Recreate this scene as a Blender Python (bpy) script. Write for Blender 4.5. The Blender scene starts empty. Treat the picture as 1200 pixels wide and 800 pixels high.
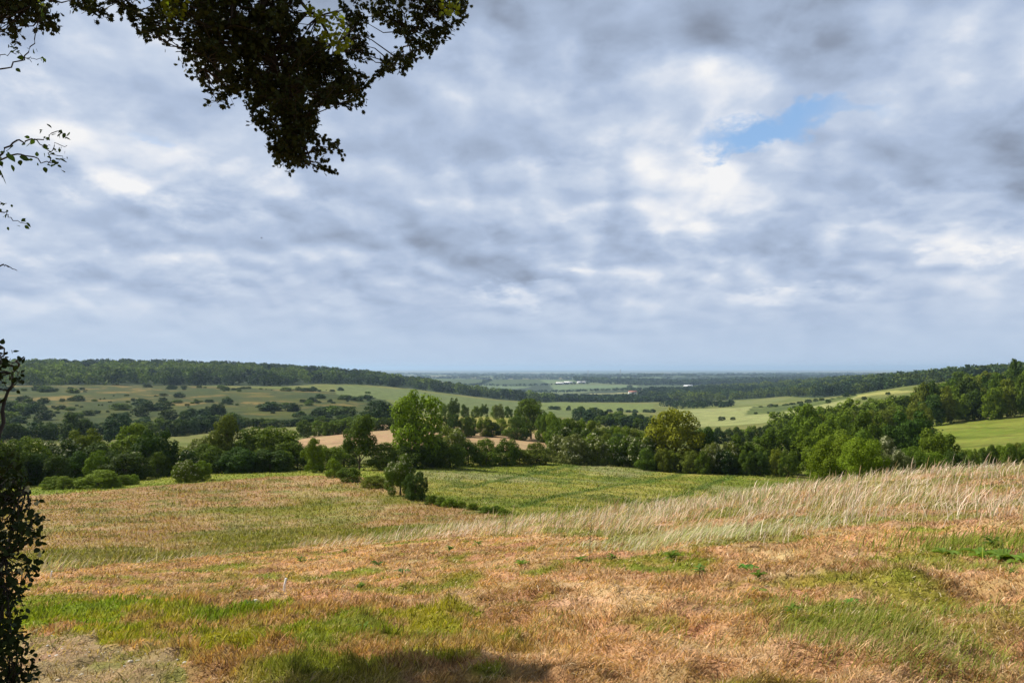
import bpy, math, random
import numpy as np
from mathutils import Vector

R = math.radians
S = bpy.context.scene
COL = S.collection
rng = np.random.default_rng(7)
random.seed(7)

# ------------------------------------------------------------------ camera
FPX = 924.0                       # focal length in pixels of a 1200 px wide frame
HORIZON = 431.0
CAMZ = 1.65
PITCH = math.atan((HORIZON - 400.0) / FPX)
cam_d = bpy.data.cameras.new('camera')
cam = bpy.data.objects.new('camera', cam_d)
COL.objects.link(cam)
cam.location = (0, 0, CAMZ)
cam.rotation_euler = (math.pi / 2 + PITCH, 0, 0)
cam_d.sensor_width = 36.0
cam_d.lens = 36.0 * FPX / 1200.0
cam_d.clip_start = 0.05
cam_d.clip_end = 250000.0
S.camera = cam

# ------------------------------------------------------------------ world, sun, exposure
SUN_AZ, SUN_EL = -68.0, 46.0      # azimuth from +Y, clockwise; elevation
S.view_settings.view_transform = 'Standard'
S.view_settings.look = 'None'
S.view_settings.gamma = 1.0
S.view_settings.use_curve_mapping = False
S.view_settings.exposure = 0.50

W = bpy.data.worlds.new('World')
S.world = W
W.use_nodes = True


class NT:
    """tiny helper for wiring node trees"""
    def __init__(self, nt):
        self.nt = nt

    def node(self, typ, **kw):
        n = self.nt.nodes.new(typ)
        for k, v in kw.items():
            setattr(n, k, v)
        return n

    def put(self, sock, v):
        if isinstance(v, bpy.types.NodeSocket):
            self.nt.links.new(v, sock)
        elif v is not None:
            if hasattr(sock, 'default_value'):
                try:
                    sock.default_value = v
                except Exception:
                    sock.default_value = tuple(v) + (1.0,) if len(v) == 3 else v

    def math(self, op, a, b=None, c=None, clamp=False):
        n = self.node('ShaderNodeMath', operation=op)
        n.use_clamp = clamp
        self.put(n.inputs[0], a)
        if b is not None: self.put(n.inputs[1], b)
        if c is not None: self.put(n.inputs[2], c)
        return n.outputs[0]

    def vmath(self, op, a, b=None, s=None):
        n = self.node('ShaderNodeVectorMath', operation=op)
        self.put(n.inputs[0], a)
        if b is not None: self.put(n.inputs[1], b)
        if s is not None: self.put(n.inputs['Scale'], s)
        return n.outputs['Value'] if op in ('DOT_PRODUCT', 'LENGTH', 'DISTANCE') else n.outputs[0]

    def mix(self, f, a, b, blend='MIX'):
        n = self.node('ShaderNodeMix', data_type='RGBA', blend_type=blend)
        self.put(n.inputs[0], f)
        for i, v in ((6, a), (7, b)):
            if not isinstance(v, bpy.types.NodeSocket):
                v = tuple(v) + (1.0,) if len(v) == 3 else v
            self.put(n.inputs[i], v)
        return n.outputs[2]

    def noise(self, vec, scale, detail=2.0, rough=0.5, dist=0.0, color=False):
        n = self.node('ShaderNodeTexNoise')
        self.put(n.inputs['Vector'], vec)
        n.inputs['Scale'].default_value = scale
        n.inputs['Detail'].default_value = detail
        n.inputs['Roughness'].default_value = rough
        n.inputs['Distortion'].default_value = dist
        return n.outputs['Color'] if color else n.outputs['Fac']

    def smooth(self, v, lo, hi, a=0.0, b=1.0):
        n = self.node('ShaderNodeMapRange', interpolation_type='SMOOTHSTEP')
        self.put(n.inputs[0], v)
        n.inputs[1].default_value = lo
        n.inputs[2].default_value = hi
        n.inputs[3].default_value = a
        n.inputs[4].default_value = b
        return n.outputs[0]

    def comb(self, x, y, z):
        n = self.node('ShaderNodeCombineXYZ')
        for i, v in enumerate((x, y, z)):
            self.put(n.inputs[i], v)
        return n.outputs[0]

    def sep(self, v):
        n = self.node('ShaderNodeSeparateXYZ')
        self.put(n.inputs[0], v)
        return n.outputs


def px_dir(x, y):
    dx = (x - 600.0) / FPX
    v = (400.0 - y) / FPX
    d = Vector((dx, math.cos(PITCH) - v * math.sin(PITCH), math.sin(PITCH) + v * math.cos(PITCH)))
    return d.normalized()


def build_sky():
    nt = W.node_tree
    nt.nodes.clear()
    N = NT(nt)
    tc = N.node('ShaderNodeTexCoord').outputs['Generated']
    sky = N.node('ShaderNodeTexSky', sky_type='NISHITA')
    sky.sun_disc = False
    sky.sun_elevation = R(SUN_EL)
    sky.sun_rotation = R(SUN_AZ)
    sky.altitude = 150
    sky.dust_density = 1.2
    x, y, z = N.sep(tc)
    zz = N.math('MAXIMUM', z, 0.0)
    den = N.math('ADD', zz, 0.34)
    p = N.comb(N.math('DIVIDE', x, den), N.math('DIVIDE', y, den), 0.0)
    w = N.noise(p, 2.2, 3.0, 0.5, color=True)
    w = N.vmath('SCALE', N.vmath('SUBTRACT', w, (0.5, 0.5, 0.5)), s=0.10)
    p = N.vmath('ADD', p, w)

    def puff(q, det):
        """cloud thickness: soft noise with heaped rounded cells of two sizes on top"""
        n = N.noise(q, 1.8, det, 0.52)
        wq = N.vmath('SCALE', N.vmath('SUBTRACT', N.noise(q, 9.0, 4.0, 0.6, color=True), (0.5, 0.5, 0.5)), s=0.10)
        q2 = N.vmath('ADD', q, wq)
        for sc, wt, sm in ((4.2, 0.30, 0.55), (10.5, 0.13, 0.35)):
            vo = N.node('ShaderNodeTexVoronoi', feature='SMOOTH_F1', voronoi_dimensions='2D')
            N.put(vo.inputs['Vector'], N.vmath('MULTIPLY', q2, (1.0, 0.8, 1.0))); vo.inputs['Scale'].default_value = sc
            vo.inputs['Smoothness'].default_value = sm
            d = vo.outputs['Distance']
            cell = N.math('SUBTRACT', 0.40, N.math('MULTIPLY', d, d))
            n = N.math('MULTIPLY_ADD', cell, wt, n)
        return n
    a = puff(p, 9.0)
    b = puff(N.vmath('ADD', p, (-0.030, 0.050, 0.0)), 7.0)
    big = N.noise(N.vmath('ADD', p, (3.7, 1.3, 0.0)), 1.0, 3.0, 0.5)
    grad = N.math('SUBTRACT', b, a)
    wisp = N.noise(N.vmath('ADD', p, (9.1, 4.2, 0.0)), 7.0, 7.0, 0.6)

    # brightness offsets of the big masses and gaps, as directions on the sky
    wob = N.noise(N.vmath('ADD', p, (5.0, 5.0, 0.0)), 5.0, 5.0, 0.6, color=True)
    wob = N.vmath('SCALE', N.vmath('SUBTRACT', wob, (0.5, 0.5, 0.5)), s=0.15)
    dirw = N.vmath('ADD', tc, wob)

    def blob(px, py, wx, wy, amp, src=dirw):
        d = px_dir(px, py)
        dv = N.vmath('SUBTRACT', src, tuple(d))
        dv = N.vmath('MULTIPLY', dv, (FPX / wx, 0.0, FPX / wy))
        l = N.vmath('LENGTH', dv)
        return N.smooth(l, 0.15, 1.25, amp, 0.0)

    shade = None
    for bl in [(700, 10, 460, 90, -0.34), (960, 40, 300, 75, -0.30), (420, 30, 200, 90, -0.14),
               (150, 90, 230, 80, -0.10), (520, 130, 140, 70, -0.13), (660, 145, 120, 60, -0.10),
               (1120, 190, 170, 60, -0.24), (430, 285, 330, 36, -0.13), (170, 265, 200, 40, -0.13),
               (560, 330, 300, 30, -0.08), (1000, 310, 220, 26, -0.10), (250, 340, 230, 22, -0.10),
               (750, 330, 200, 30, -0.07), (50, 340, 120, 25, -0.08),
               (820, 88, 130, 48, 0.27), (560, 95, 70, 40, 0.14), (130, 160, 110, 55, 0.22), (30, 150, 60, 60, 0.12),
               (1160, 60, 110, 80, 0.16), (840, 210, 200, 60, 0.22), (620, 215, 120, 30, 0.12),
               (240, 210, 150, 30, 0.16), (1140, 285, 90, 22, 0.26), (930, 350, 90, 16, 0.20),
               (615, 345, 80, 16, 0.30), (380, 345, 140, 20, 0.16), (210, 345, 80, 14, 0.14), (1050, 255, 130, 26, 0.12),
               (700, 250, 200, 30, 0.08)]:
        v = blob(*bl)
        shade = v if shade is None else N.math('ADD', shade, v)
    lum = N.math('MULTIPLY_ADD', grad, 2.1, 0.62)
    lum = N.math('MULTIPLY_ADD', N.math('SUBTRACT', 0.5, big), 0.95, lum)
    lum = N.math('MULTIPLY_ADD', N.math('SUBTRACT', wisp, 0.5), 0.22, lum)
    lum = N.math('MULTIPLY_ADD', shade, 0.95, lum)
    # calmer and paler close to the horizon
    hz_f = N.smooth(z, 0.0, 0.14, 1.0, 0.0)
    lum = N.math('ADD', N.math('MULTIPLY', lum, N.math('SUBTRACT', 1.0, N.math('MULTIPLY', hz_f, 0.8))),
                 N.math('MULTIPLY', hz_f, 0.8 * 0.56))
    ramp = N.node('ShaderNodeValToRGB')
    cr = ramp.color_ramp
    cr.elements[0].position = 0.0
    cr.elements[0].color = (0.225, 0.265, 0.345, 1)
    cr.elements[1].position = 1.0
    cr.elements[1].color = (0.90, 0.90, 0.91, 1)
    for pos, c in ((0.28, (0.345, 0.42, 0.56)), (0.5, (0.43, 0.52, 0.69)), (0.70, (0.56, 0.64, 0.78)), (0.86, (0.74, 0.78, 0.86))):
        e = cr.elements.new(pos)
        e.color = c + (1,)
    N.put(ramp.inputs[0], lum)
    # unseen clouds overhead and behind the viewer, darkened to cut the fill light
    thick = N.math('MULTIPLY', N.smooth(z, 0.42, 0.85, 1.0, 0.55), N.smooth(y, -0.5, 0.3, 0.7, 1.0))
    cloud = N.vmath('SCALE', N.vmath('SCALE', ramp.outputs[0], s=thick), s=SKY_K)
    # gaps of blue
    gap = N.math('ADD', blob(925, 146, 150, 30, 1.2), blob(186, 170, 40, 18, 1.1))
    gap = N.math('ADD', gap, blob(880, 306, 40, 8, 0.45))
    gap = N.math('ADD', gap, blob(880, 268, 40, 8, 0.45))
    gap = N.math('ADD', gap, N.math('MULTIPLY', N.math('SUBTRACT', 0.50, a), 2.0))
    gap = N.smooth(gap, 0.45, 1.15)
    blue = N.mix(0.55, N.vmath('SCALE', sky.outputs[0], s=1.0), tuple(SKY_K * c for c in (0.27, 0.50, 0.86)))
    col = N.mix(gap, cloud, blue)
    # distant haze band just over the horizon
    col = N.mix(N.smooth(z, -0.01, 0.10, 0.70, 0.0), col, tuple(SKY_K * c for c in (0.50, 0.62, 0.78)))
    bg = N.node('ShaderNodeBackground')
    N.put(bg.inputs[0], col)
    bg.inputs[1].default_value = 0.11
    out = N.node('ShaderNodeOutputWorld')
    nt.links.new(bg.outputs[0], out.inputs[0])


SKY_K = 1.0 / 0.11 * 0.72
build_sky()
W.cycles.sampling_method = 'MANUAL'
W.cycles.sample_map_resolution = 512

sd = bpy.data.lights.new('sun', 'SUN')
sd.energy = 5.0
sd.angle = R(0.55)
sd.color = (1.0, 0.94, 0.84)
sun = bpy.data.objects.new('sun', sd)
COL.objects.link(sun)
SUNV = Vector((math.sin(R(SUN_AZ)) * math.cos(R(SUN_EL)), math.cos(R(SUN_AZ)) * math.cos(R(SUN_EL)), math.sin(R(SUN_EL))))
sun.rotation_euler = SUNV.to_track_quat('Z', 'Y').to_euler()
sun.location = SUNV * 60


# ------------------------------------------------------------------ numpy helpers
def hash2(ix, iy, seed):
    h = (ix.astype(np.int64) * 374761393 + iy.astype(np.int64) * 668265263 + seed * 974711) & 0xffffffff
    h = ((h ^ (h >> 13)) * 1274126177) & 0xffffffff
    h = h ^ (h >> 16)
    return (h & 0xffff) / 65535.0


def vnoise(x, y, seed=0):
    x = np.asarray(x, float); y = np.asarray(y, float)
    ix = np.floor(x); iy = np.floor(y)
    fx = x - ix; fy = y - iy
    fx = fx * fx * (3 - 2 * fx); fy = fy * fy * (3 - 2 * fy)
    a = hash2(ix, iy, seed); b = hash2(ix + 1, iy, seed)
    c = hash2(ix, iy + 1, seed); d = hash2(ix + 1, iy + 1, seed)
    return (a + (b - a) * fx) * (1 - fy) + (c + (d - c) * fx) * fy


def fbm(x, y, seed=0, oct=4, gain=0.5):
    s = 0; amp = 1; tot = 0
    for o in range(oct):
        s = s + amp * vnoise(x * 2 ** o + 17.3 * o, y * 2 ** o - 9.1 * o, seed + o)
        tot += amp; amp *= gain
    return s / tot


def sst(v, a, b):
    t = np.clip((v - a) / (b - a), 0, 1)
    return t * t * (3 - 2 * t)


def make_mesh(name, verts, loops, counts, mat=None, colors=None, smooth=False):
    me = bpy.data.meshes.new(name)
    verts = np.asarray(verts, np.float32).reshape(-1, 3)
    loops = np.asarray(loops, np.int32).ravel()
    counts = np.asarray(counts, np.int32).ravel()
    me.vertices.add(len(verts)); me.vertices.foreach_set('co', verts.ravel())
    me.loops.add(len(loops)); me.loops.foreach_set('vertex_index', loops)
    me.polygons.add(len(counts))
    st = np.zeros(len(counts), np.int32); st[1:] = np.cumsum(counts)[:-1]
    me.polygons.foreach_set('loop_start', st)
    if smooth:
        me.polygons.foreach_set('use_smooth', np.ones(len(counts), bool))
    me.update(calc_edges=True)
    if colors is not None:
        at = me.color_attributes.new('tint', 'FLOAT_COLOR', 'POINT')
        c = np.ones((len(verts), 4), np.float32); c[:, :3] = colors
        at.data.foreach_set('color', c.ravel())
    if mat: me.materials.append(mat)
    return me


def link(name, me, parent=None, loc=None):
    o = bpy.data.objects.new(name, me)
    COL.objects.link(o)
    if parent: o.parent = parent
    if loc is not None: o.location = loc
    return o


def tag(o, label=None, cat=None, group=None, kind=None):
    if label: o['label'] = label
    if cat: o['category'] = cat
    if group: o['group'] = group
    if kind: o['kind'] = kind
    return o


# ------------------------------------------------------------------ terrain table
LEV = [0.01, 4, 7, 11, 16, 22, 30, 42, 60, 80, 105, 135, 170, 220, 300, 420, 600, 850, 1200, 1700, 2500, 4000, 7000, 12000, 60000]
# image height (1200x800 frame) at which ground of each distance shows, per image column
TAB = {
    0:    [880, 775, 722, 692, 674, 666, 638, 610, 590, 574, 560, 548, 530, 522, 512, 487, 460, 450, 430, 436, 446, 441, 438, 433],
    150:  [850, 757, 712, 684, 666, 658, 634, 606, 583, 568, 553, 543, 535, 527, 514, 487, 462, 450, 430, 434, 444, 441, 438, 433],
    300:  [830, 744, 700, 673, 657, 648, 632, 603, 575, 558, 546, 533, 525, 518, 508, 485, 463, 451, 432, 435, 443, 441, 438, 433],
    450:  [825, 733, 689, 662, 644, 631, 626, 597, 570, 552, 538, 526, 512, 500, 489, 484, 466, 456, 444, 442, 444, 441, 438, 433],
    600:  [825, 725, 677, 650, 629, 610, 618, 601, 577, 558, 541, 530, 514, 496, 484, 491, 487, 474, 471, 462, 451, 443, 438.5, 433],
    750:  [828, 718, 665, 637, 617, 601, 596, 598, 583, 566, 550, 540, 533, 522, 508, 500, 490, 477, 470, 463, 450, 442, 438.5, 433],
    900:  [835, 712, 656, 622, 600, 583, 572, 592, 590, 577, 558, 543, 536, 522, 510, 499, 488, 478, 470, 455, 446, 442, 438, 433],
    1050: [855, 715, 650, 612, 586, 566, 551, 575, 588, 583, 567, 552, 532, 508, 486, 458, 447, 455, 442, 442, 443, 441, 438, 433],
    1200: [885, 728, 652, 610, 581, 558, 539, 556, 565, 562, 550, 535, 515, 491, 468, 448, 440, 437, 436, 441, 443, 441, 438, 433],
}
azs = []
drops = []
for x in sorted(TAB):
    dx = (x - 600) / FPX
    row = [CAMZ]
    for r, y in zip(LEV[1:], TAB[x]):
        v = (400 - y) / FPX
        dy = math.cos(PITCH) - v * math.sin(PITCH); dz = math.sin(PITCH) + v * math.cos(PITCH)
        row.append(-r * dz / math.hypot(dx, dy))
    azs.append(math.degrees(math.atan(dx))); drops.append(row)
LEVA = np.array(LEV)
left_row = np.array(drops[0]); right_row = np.array(drops[-1])
far = sst(LEVA, 800, 5000)
back = CAMZ - 0.045 * np.minimum(LEVA, 400) + far * 110
sideL = CAMZ + 0.10 * np.minimum(LEVA, 300) + far * 75
sideR = CAMZ + 0.02 * np.minimum(LEVA, 300) + far * 90
azs = [-180, -135, -85, -47] + azs + [47, 85, 135, 180]
drops = [back, (back + sideL) / 2, sideL, left_row * .6 + sideL * .4] + drops + [right_row * .7 + sideR * .3, sideR, (back + sideR) / 2, back]
drops = np.array(drops)
LN0, LN1, NLN = math.log(0.4), math.log(60000), 900
lnr = np.linspace(LN0, LN1, NLN)
rr_ = np.exp(lnr)
azg = np.arange(-180, 180.01, 1.0)
T1 = np.array([np.interp(rr_, LEVA, d) for d in drops])               # col x r
T2 = np.array([np.interp(azg, azs, T1[:, j]) for j in range(NLN)])    # r x az


def gsm(a, sig, axis):
    k = np.arange(-int(3 * sig), int(3 * sig) + 1)
    w = np.exp(-k * k / (2 * sig * sig)); w /= w.sum()
    m = len(k) // 2
    pad = [(0, 0)] * a.ndim; pad[axis] = (m, m)
    ap = np.pad(a, pad, mode='edge')
    out = np.zeros_like(a)
    for i, ww in enumerate(w):
        sl = [slice(None)] * a.ndim; sl[axis] = slice(i, i + a.shape[axis])
        out += ww * ap[tuple(sl)]
    return out


T2 = gsm(T2, 3.5, 1)
T2 = gsm(T2, 7.0, 0)


def base_h(X, Y):
    X = np.asarray(X, float); Y = np.asarray(Y, float)
    r = np.maximum(np.hypot(X, Y), 0.41); az = np.degrees(np.arctan2(X, Y))
    fi = (np.log(r) - LN0) / (LN1 - LN0) * (NLN - 1); fi = np.clip(fi, 0, NLN - 1.001)
    fj = np.clip(az + 180, 0, 359.999)
    i = fi.astype(int); j = fj.astype(int); u = fi - i; v = fj - j
    T = (T2[i, j] * (1 - u) * (1 - v) + T2[i + 1, j] * u * (1 - v) + T2[i, j + 1] * (1 - u) * v + T2[i + 1, j + 1] * u * v)
    return CAMZ - T


MOUNDS = []   # filled below: x, y, radius, height


def ground_h(X, Y):
    X = np.asarray(X, float); Y = np.asarray(Y, float)
    r = np.hypot(X, Y)
    h = base_h(X, Y)
    near = 1 - sst(r, 40, 90)
    h = h + near * ((fbm(X * 0.9, Y * 0.9, 11, 3) - 0.5) * 0.18 + (fbm(X * 3.0, Y * 3.0, 21, 3) - 0.5) * 0.20 * (1 - sst(r, 14, 34)) + (fbm(X * 8.0, Y * 8.0, 23, 2) - 0.5) * 0.07 * (1 - sst(r, 8, 16)))
    h = h + (1 - near) * (fbm(X * 0.05, Y * 0.05, 31, 3) - 0.5) * 0.8 * sst(r, 60, 140)
    h = h + (fbm(X / 1100.0, Y / 1100.0, 37, 3) - 0.5) * 60 * sst(r, 1750, 2700) * (1 - sst(r, 6500, 9500))
    for mx, my, mr, mh in MOUNDS:
        h = h + mh * np.exp(-((X - mx) ** 2 + (Y - my) ** 2) / (mr * mr))
    return h


def pos(x, r):
    dx = (x - 600) / FPX
    n = math.hypot(dx, 1.0)
    return r * dx / n, r / n


def z_at(x, y, r):
    dx = (x - 600) / FPX; v = (400 - y) / FPX
    dy = math.cos(PITCH) - v * math.sin(PITCH); dz = math.sin(PITCH) + v * math.cos(PITCH)
    return CAMZ + r * dz / math.hypot(dx, dy)


RM = np.exp(np.linspace(math.log(2.0), math.log(59000), 2600))


def y_of(x, r, z):
    """image y of a point at column x"""
    dx = (x - 600) / FPX
    fw = r / math.hypot(dx, 1.0)
    t = (z - CAMZ) / fw
    return 400 - FPX * (t * math.cos(PITCH) - math.sin(PITCH)) / (math.cos(PITCH) + t * math.sin(PITCH))


def r_of(x, y, rmin=2.0, rmax=59000):
    """first distance >= rmin at which the ground in column x shows at image height <= y"""
    dx = (x - 600) / FPX; n = math.hypot(dx, 1)
    m = RM[(RM >= rmin) & (RM <= rmax)]
    z = base_h(m * dx / n, m / n)
    t = (z - CAMZ) / (m / n)
    yy = 400 - FPX * (t * math.cos(PITCH) - math.sin(PITCH)) / (math.cos(PITCH) + t * math.sin(PITCH))
    k = np.nonzero(yy <= y)[0]
    return float(m[k[0]]) if len(k) else float(rmax)


def poly_px(pts):
    """[(x, y, rmin)] image points -> plan polygon; (x, None, r) gives the distance outright"""
    out = []
    for x, y, r in pts:
        rr = r if y is None else r_of(x, y, r)
        out.append(pos(x, rr))
    return np.array(out)


def inside(P, X, Y):
    X = np.asarray(X); Y = np.asarray(Y)
    res = np.zeros(X.shape, bool)
    n = len(P)
    for i in range(n):
        x0, y0 = P[i]; x1, y1 = P[(i + 1) % n]
        c = ((y0 > Y) != (y1 > Y))
        with np.errstate(divide='ignore', invalid='ignore'):
            xi = (x1 - x0) * (Y - y0) / (y1 - y0 + 1e-12) + x0
        res ^= c & (X < xi)
    return res


def seg_dist(P, X, Y):
    d = np.full(np.shape(X), 1e9)
    for (x0, y0), (x1, y1) in zip(P[:-1], P[1:]):
        L2 = (x1 - x0) ** 2 + (y1 - y0) ** 2 + 1e-9
        t = np.clip(((X - x0) * (x1 - x0) + (Y - y0) * (y1 - y0)) / L2, 0, 1)
        d = np.minimum(d, np.hypot(X - x0 - t * (x1 - x0), Y - y0 - t * (y1 - y0)))
    return d


for mx, my, mr, mh in [(556, 682, .35, .13), (440, 738, .3, -.07), (482, 736, .22, -.09), (1040, 760, .5, .10), (960, 680, .5, .09),
                       (1050, 688, .4, .10), (870, 690, .5, .07), (620, 700, .4, .08), (700, 700, .45, .08), (860, 745, .4, .09),
                       (1150, 740, .5, .08), (740, 765, .4, .08), (820, 720, .35, .07), (900, 775, .3, .08), (530, 720, .35, .07)]:
    X_, Y_ = pos(mx, r_of(mx, my))
    MOUNDS.append((X_, Y_, mr, mh))

# plan polygons of the fields
E = 30000
Z = {}
Z['left_field'] = poly_px([(-260, None, 27), (60, None, 27), (300, None, 29), (470, None, 33), (560, None, 40), (602, None, 52),
                           (560, 600, 44), (500, 586, 60), (460, 568, 60), (405, 557, 60), (330, 559, 60), (240, 566, 60), (150, 573, 60), (50, 581, 60), (-260, 588, 60)])
Z['green_field'] = poly_px([(602, None, 40), (560, 596, 50), (505, 584, 60), (480, 565, 60), (430, 548, 60), (520, 541, 60), (600, 532, 60), (700, 531, 60),
                            (800, 538, 60), (880, 545, 60), (960, 552, 60), (1010, 566, 60), (1100, None, 60), (1000, None, 45), (800, None, 38), (700, None, 36)])
Z['pink_strip'] = poly_px([(330, 524, 140), (370, 509, 150), (450, 498, 150), (520, 500, 150), (650, 510, 150), (668, 526, 140), (560, 530, 140), (450, 527, 140)])
Z['knoll'] = poly_px([(490, None, 245), (660, None, 235), (700, None, 300), (620, None, 440), (520, None, 470), (490, None, 380)])
Z['upper_field'] = poly_px([(395, None, 1280), (395, None, 930), (520, None, 800), (690, None, 800), (665, None, 1050), (600, None, 1290), (480, None, 1320)])
Z['chalk_hill'] = poly_px([(-400, None, 500), (120, None, 500), (420, None, 480), (470, None, 700), (440, None, 1000), (200, None, 1130), (-400, None, 1130)])
Z['left_yellow'] = poly_px([(-200, None, 205), (75, None, 205), (75, None, 290), (-200, None, 300)])
Z['mid_pale'] = poly_px([(620, None, 1020), (765, None, 980), (765, None, 1420), (640, None, 1500)])
Z['pale_big'] = poly_px([(790, None, 560), (890, None, 560), (985, None, 600), (1010, None, 800), (985, None, 1080), (880, None, 1150), (780, None, 1100)])
Z['pale_far'] = poly_px([(770, None, 1250), (900, None, 1220), (930, None, 1500), (780, None, 1600)])
Z['tan_far'] = poly_px([(690, None, 2350), (775, None, 2400), (775, None, 2650), (690, None, 2600)])
Z['right_slope'] = poly_px([(935, 477, 420), (1000, 466, 420), (1072, 459, 420), (1075, None, 640), (1040, None, 760), (960, None, 900), (920, None, 860)])
Z['right_meadow'] = poly_px([(1080, None, 178), (1400, None, 165), (1400, None, 320), (1090, None, 330)])
Z['right_strip'] = poly_px([(1080, None, 60), (1400, None, 60), (1400, None, 150), (1120, None, 150)])
RIDGE = [(-300, None, 1130), (150, None, 1130), (330, None, 1150), (380, None, 1300), (430, None, 1370), (480, None, 1420), (560, None, 1420), (640, None, 1400), (655, None, 1560), (560, None, 1720), (450, None, 2050), (150, None, 2050), (-300, None, 2050)]
HILL = [(745, None, 2000), (790, None, 1650), (860, None, 1640), (920, None, 1620), (960, None, 1250), (1020, None, 1100), (1080, None, 1100), (1300, None, 1000), (1300, None, 2000), (1180, None, 2350), (1000, None, 2700), (850, None, 2700), (760, None, 2400)]
BELTW = [(640, None, 1560), (760, None, 1560), (800, None, 1720), (760, None, 1950), (640, None, 2000), (600, None, 1800)]
Z['ridge_wood'] = poly_px(RIDGE); Z['hill_wood'] = poly_px(HILL); Z['belt_wood'] = poly_px(BELTW)
Z['scrub_patch'] = poly_px([(872, None, 800), (925, None, 740), (1000, None, 760), (1012, None, 960), (960, None, 1060), (880, None, 1120)])
TRACKS = [poly_px([(545, 572, 60), (600, 560, 60), (660, 548, 60), (700, 541, 60)]),
          poly_px([(600, 594, 60), (680, 576, 60), (760, 563, 60), (830, 550, 60), (860, 545, 60)]),
          poly_px([(760, 590, 60), (830, 566, 60), (880, 551, 60)])]
PATH = np.array([pos(-60, 3.4), pos(60, r_of(60, 775)), pos(130, r_of(130, 800)), pos(330, 3.2), pos(500, 2.2)])
PATHPOLY = poly_px([(-200, 742, 2), (30, 738, 2), (90, 745, 2), (150, 757, 2), (215, 775, 2), (290, None, 4.1), (420, None, 3.3), (420, None, 2.3), (-200, None, 2.3)])
GREEN_NEAR = poly_px([(-100, 735, 2), (60, 708, 2), (180, 700, 2), (320, 712, 2), (430, 712, 2), (560, 722, 2), (680, 728, 2), (690, 752, 2),
                      (600, 762, 2), (540, 775, 2), (420, 800, 2), (300, 800, 2), (200, 778, 2), (110, 745, 2)])
# belt of tall pale grass along the brow
BELT = poly_px([(-100, 668, 2), (60, 672, 2), (150, 660, 2), (260, 652, 2), (340, 640, 2), (430, 640, 2), (560, 628, 2), (680, 628, 2), (800, 640, 2), (880, 646, 2),
                (960, 632, 2), (1010, 622, 2), (1090, 622, 2), (1300, 625, 2), (1320, None, 62), (1050, None, 56), (900, None, 52), (780, None, 46), (700, None, 42),
                (600, None, 42), (450, None, 34), (300, None, 30), (60, None, 28), (-100, None, 28)])

# far patchwork of fields
NS = 700
fs_r = np.exp(rng.uniform(math.log(1500), math.log(40000), NS)); fs_a = rng.uniform(-55, 55, NS)
FSX = fs_r * np.sin(np.radians(fs_a)); FSY = fs_r * np.cos(np.radians(fs_a))
pal = np.array([(.07, .10, .035), (.10, .12, .05), (.05, .07, .03), (.14, .13, .06), (.11, .15, .07), (.035, .05, .025), (.16, .15, .08), (.06, .085, .035), (.04, .06, .025)])
FSC = pal[rng.integers(0, len(pal), NS)]


def lerp(a, b, t):
    t = np.asarray(t)[..., None]
    return a * (1 - t) + np.asarray(b) * t


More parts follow.
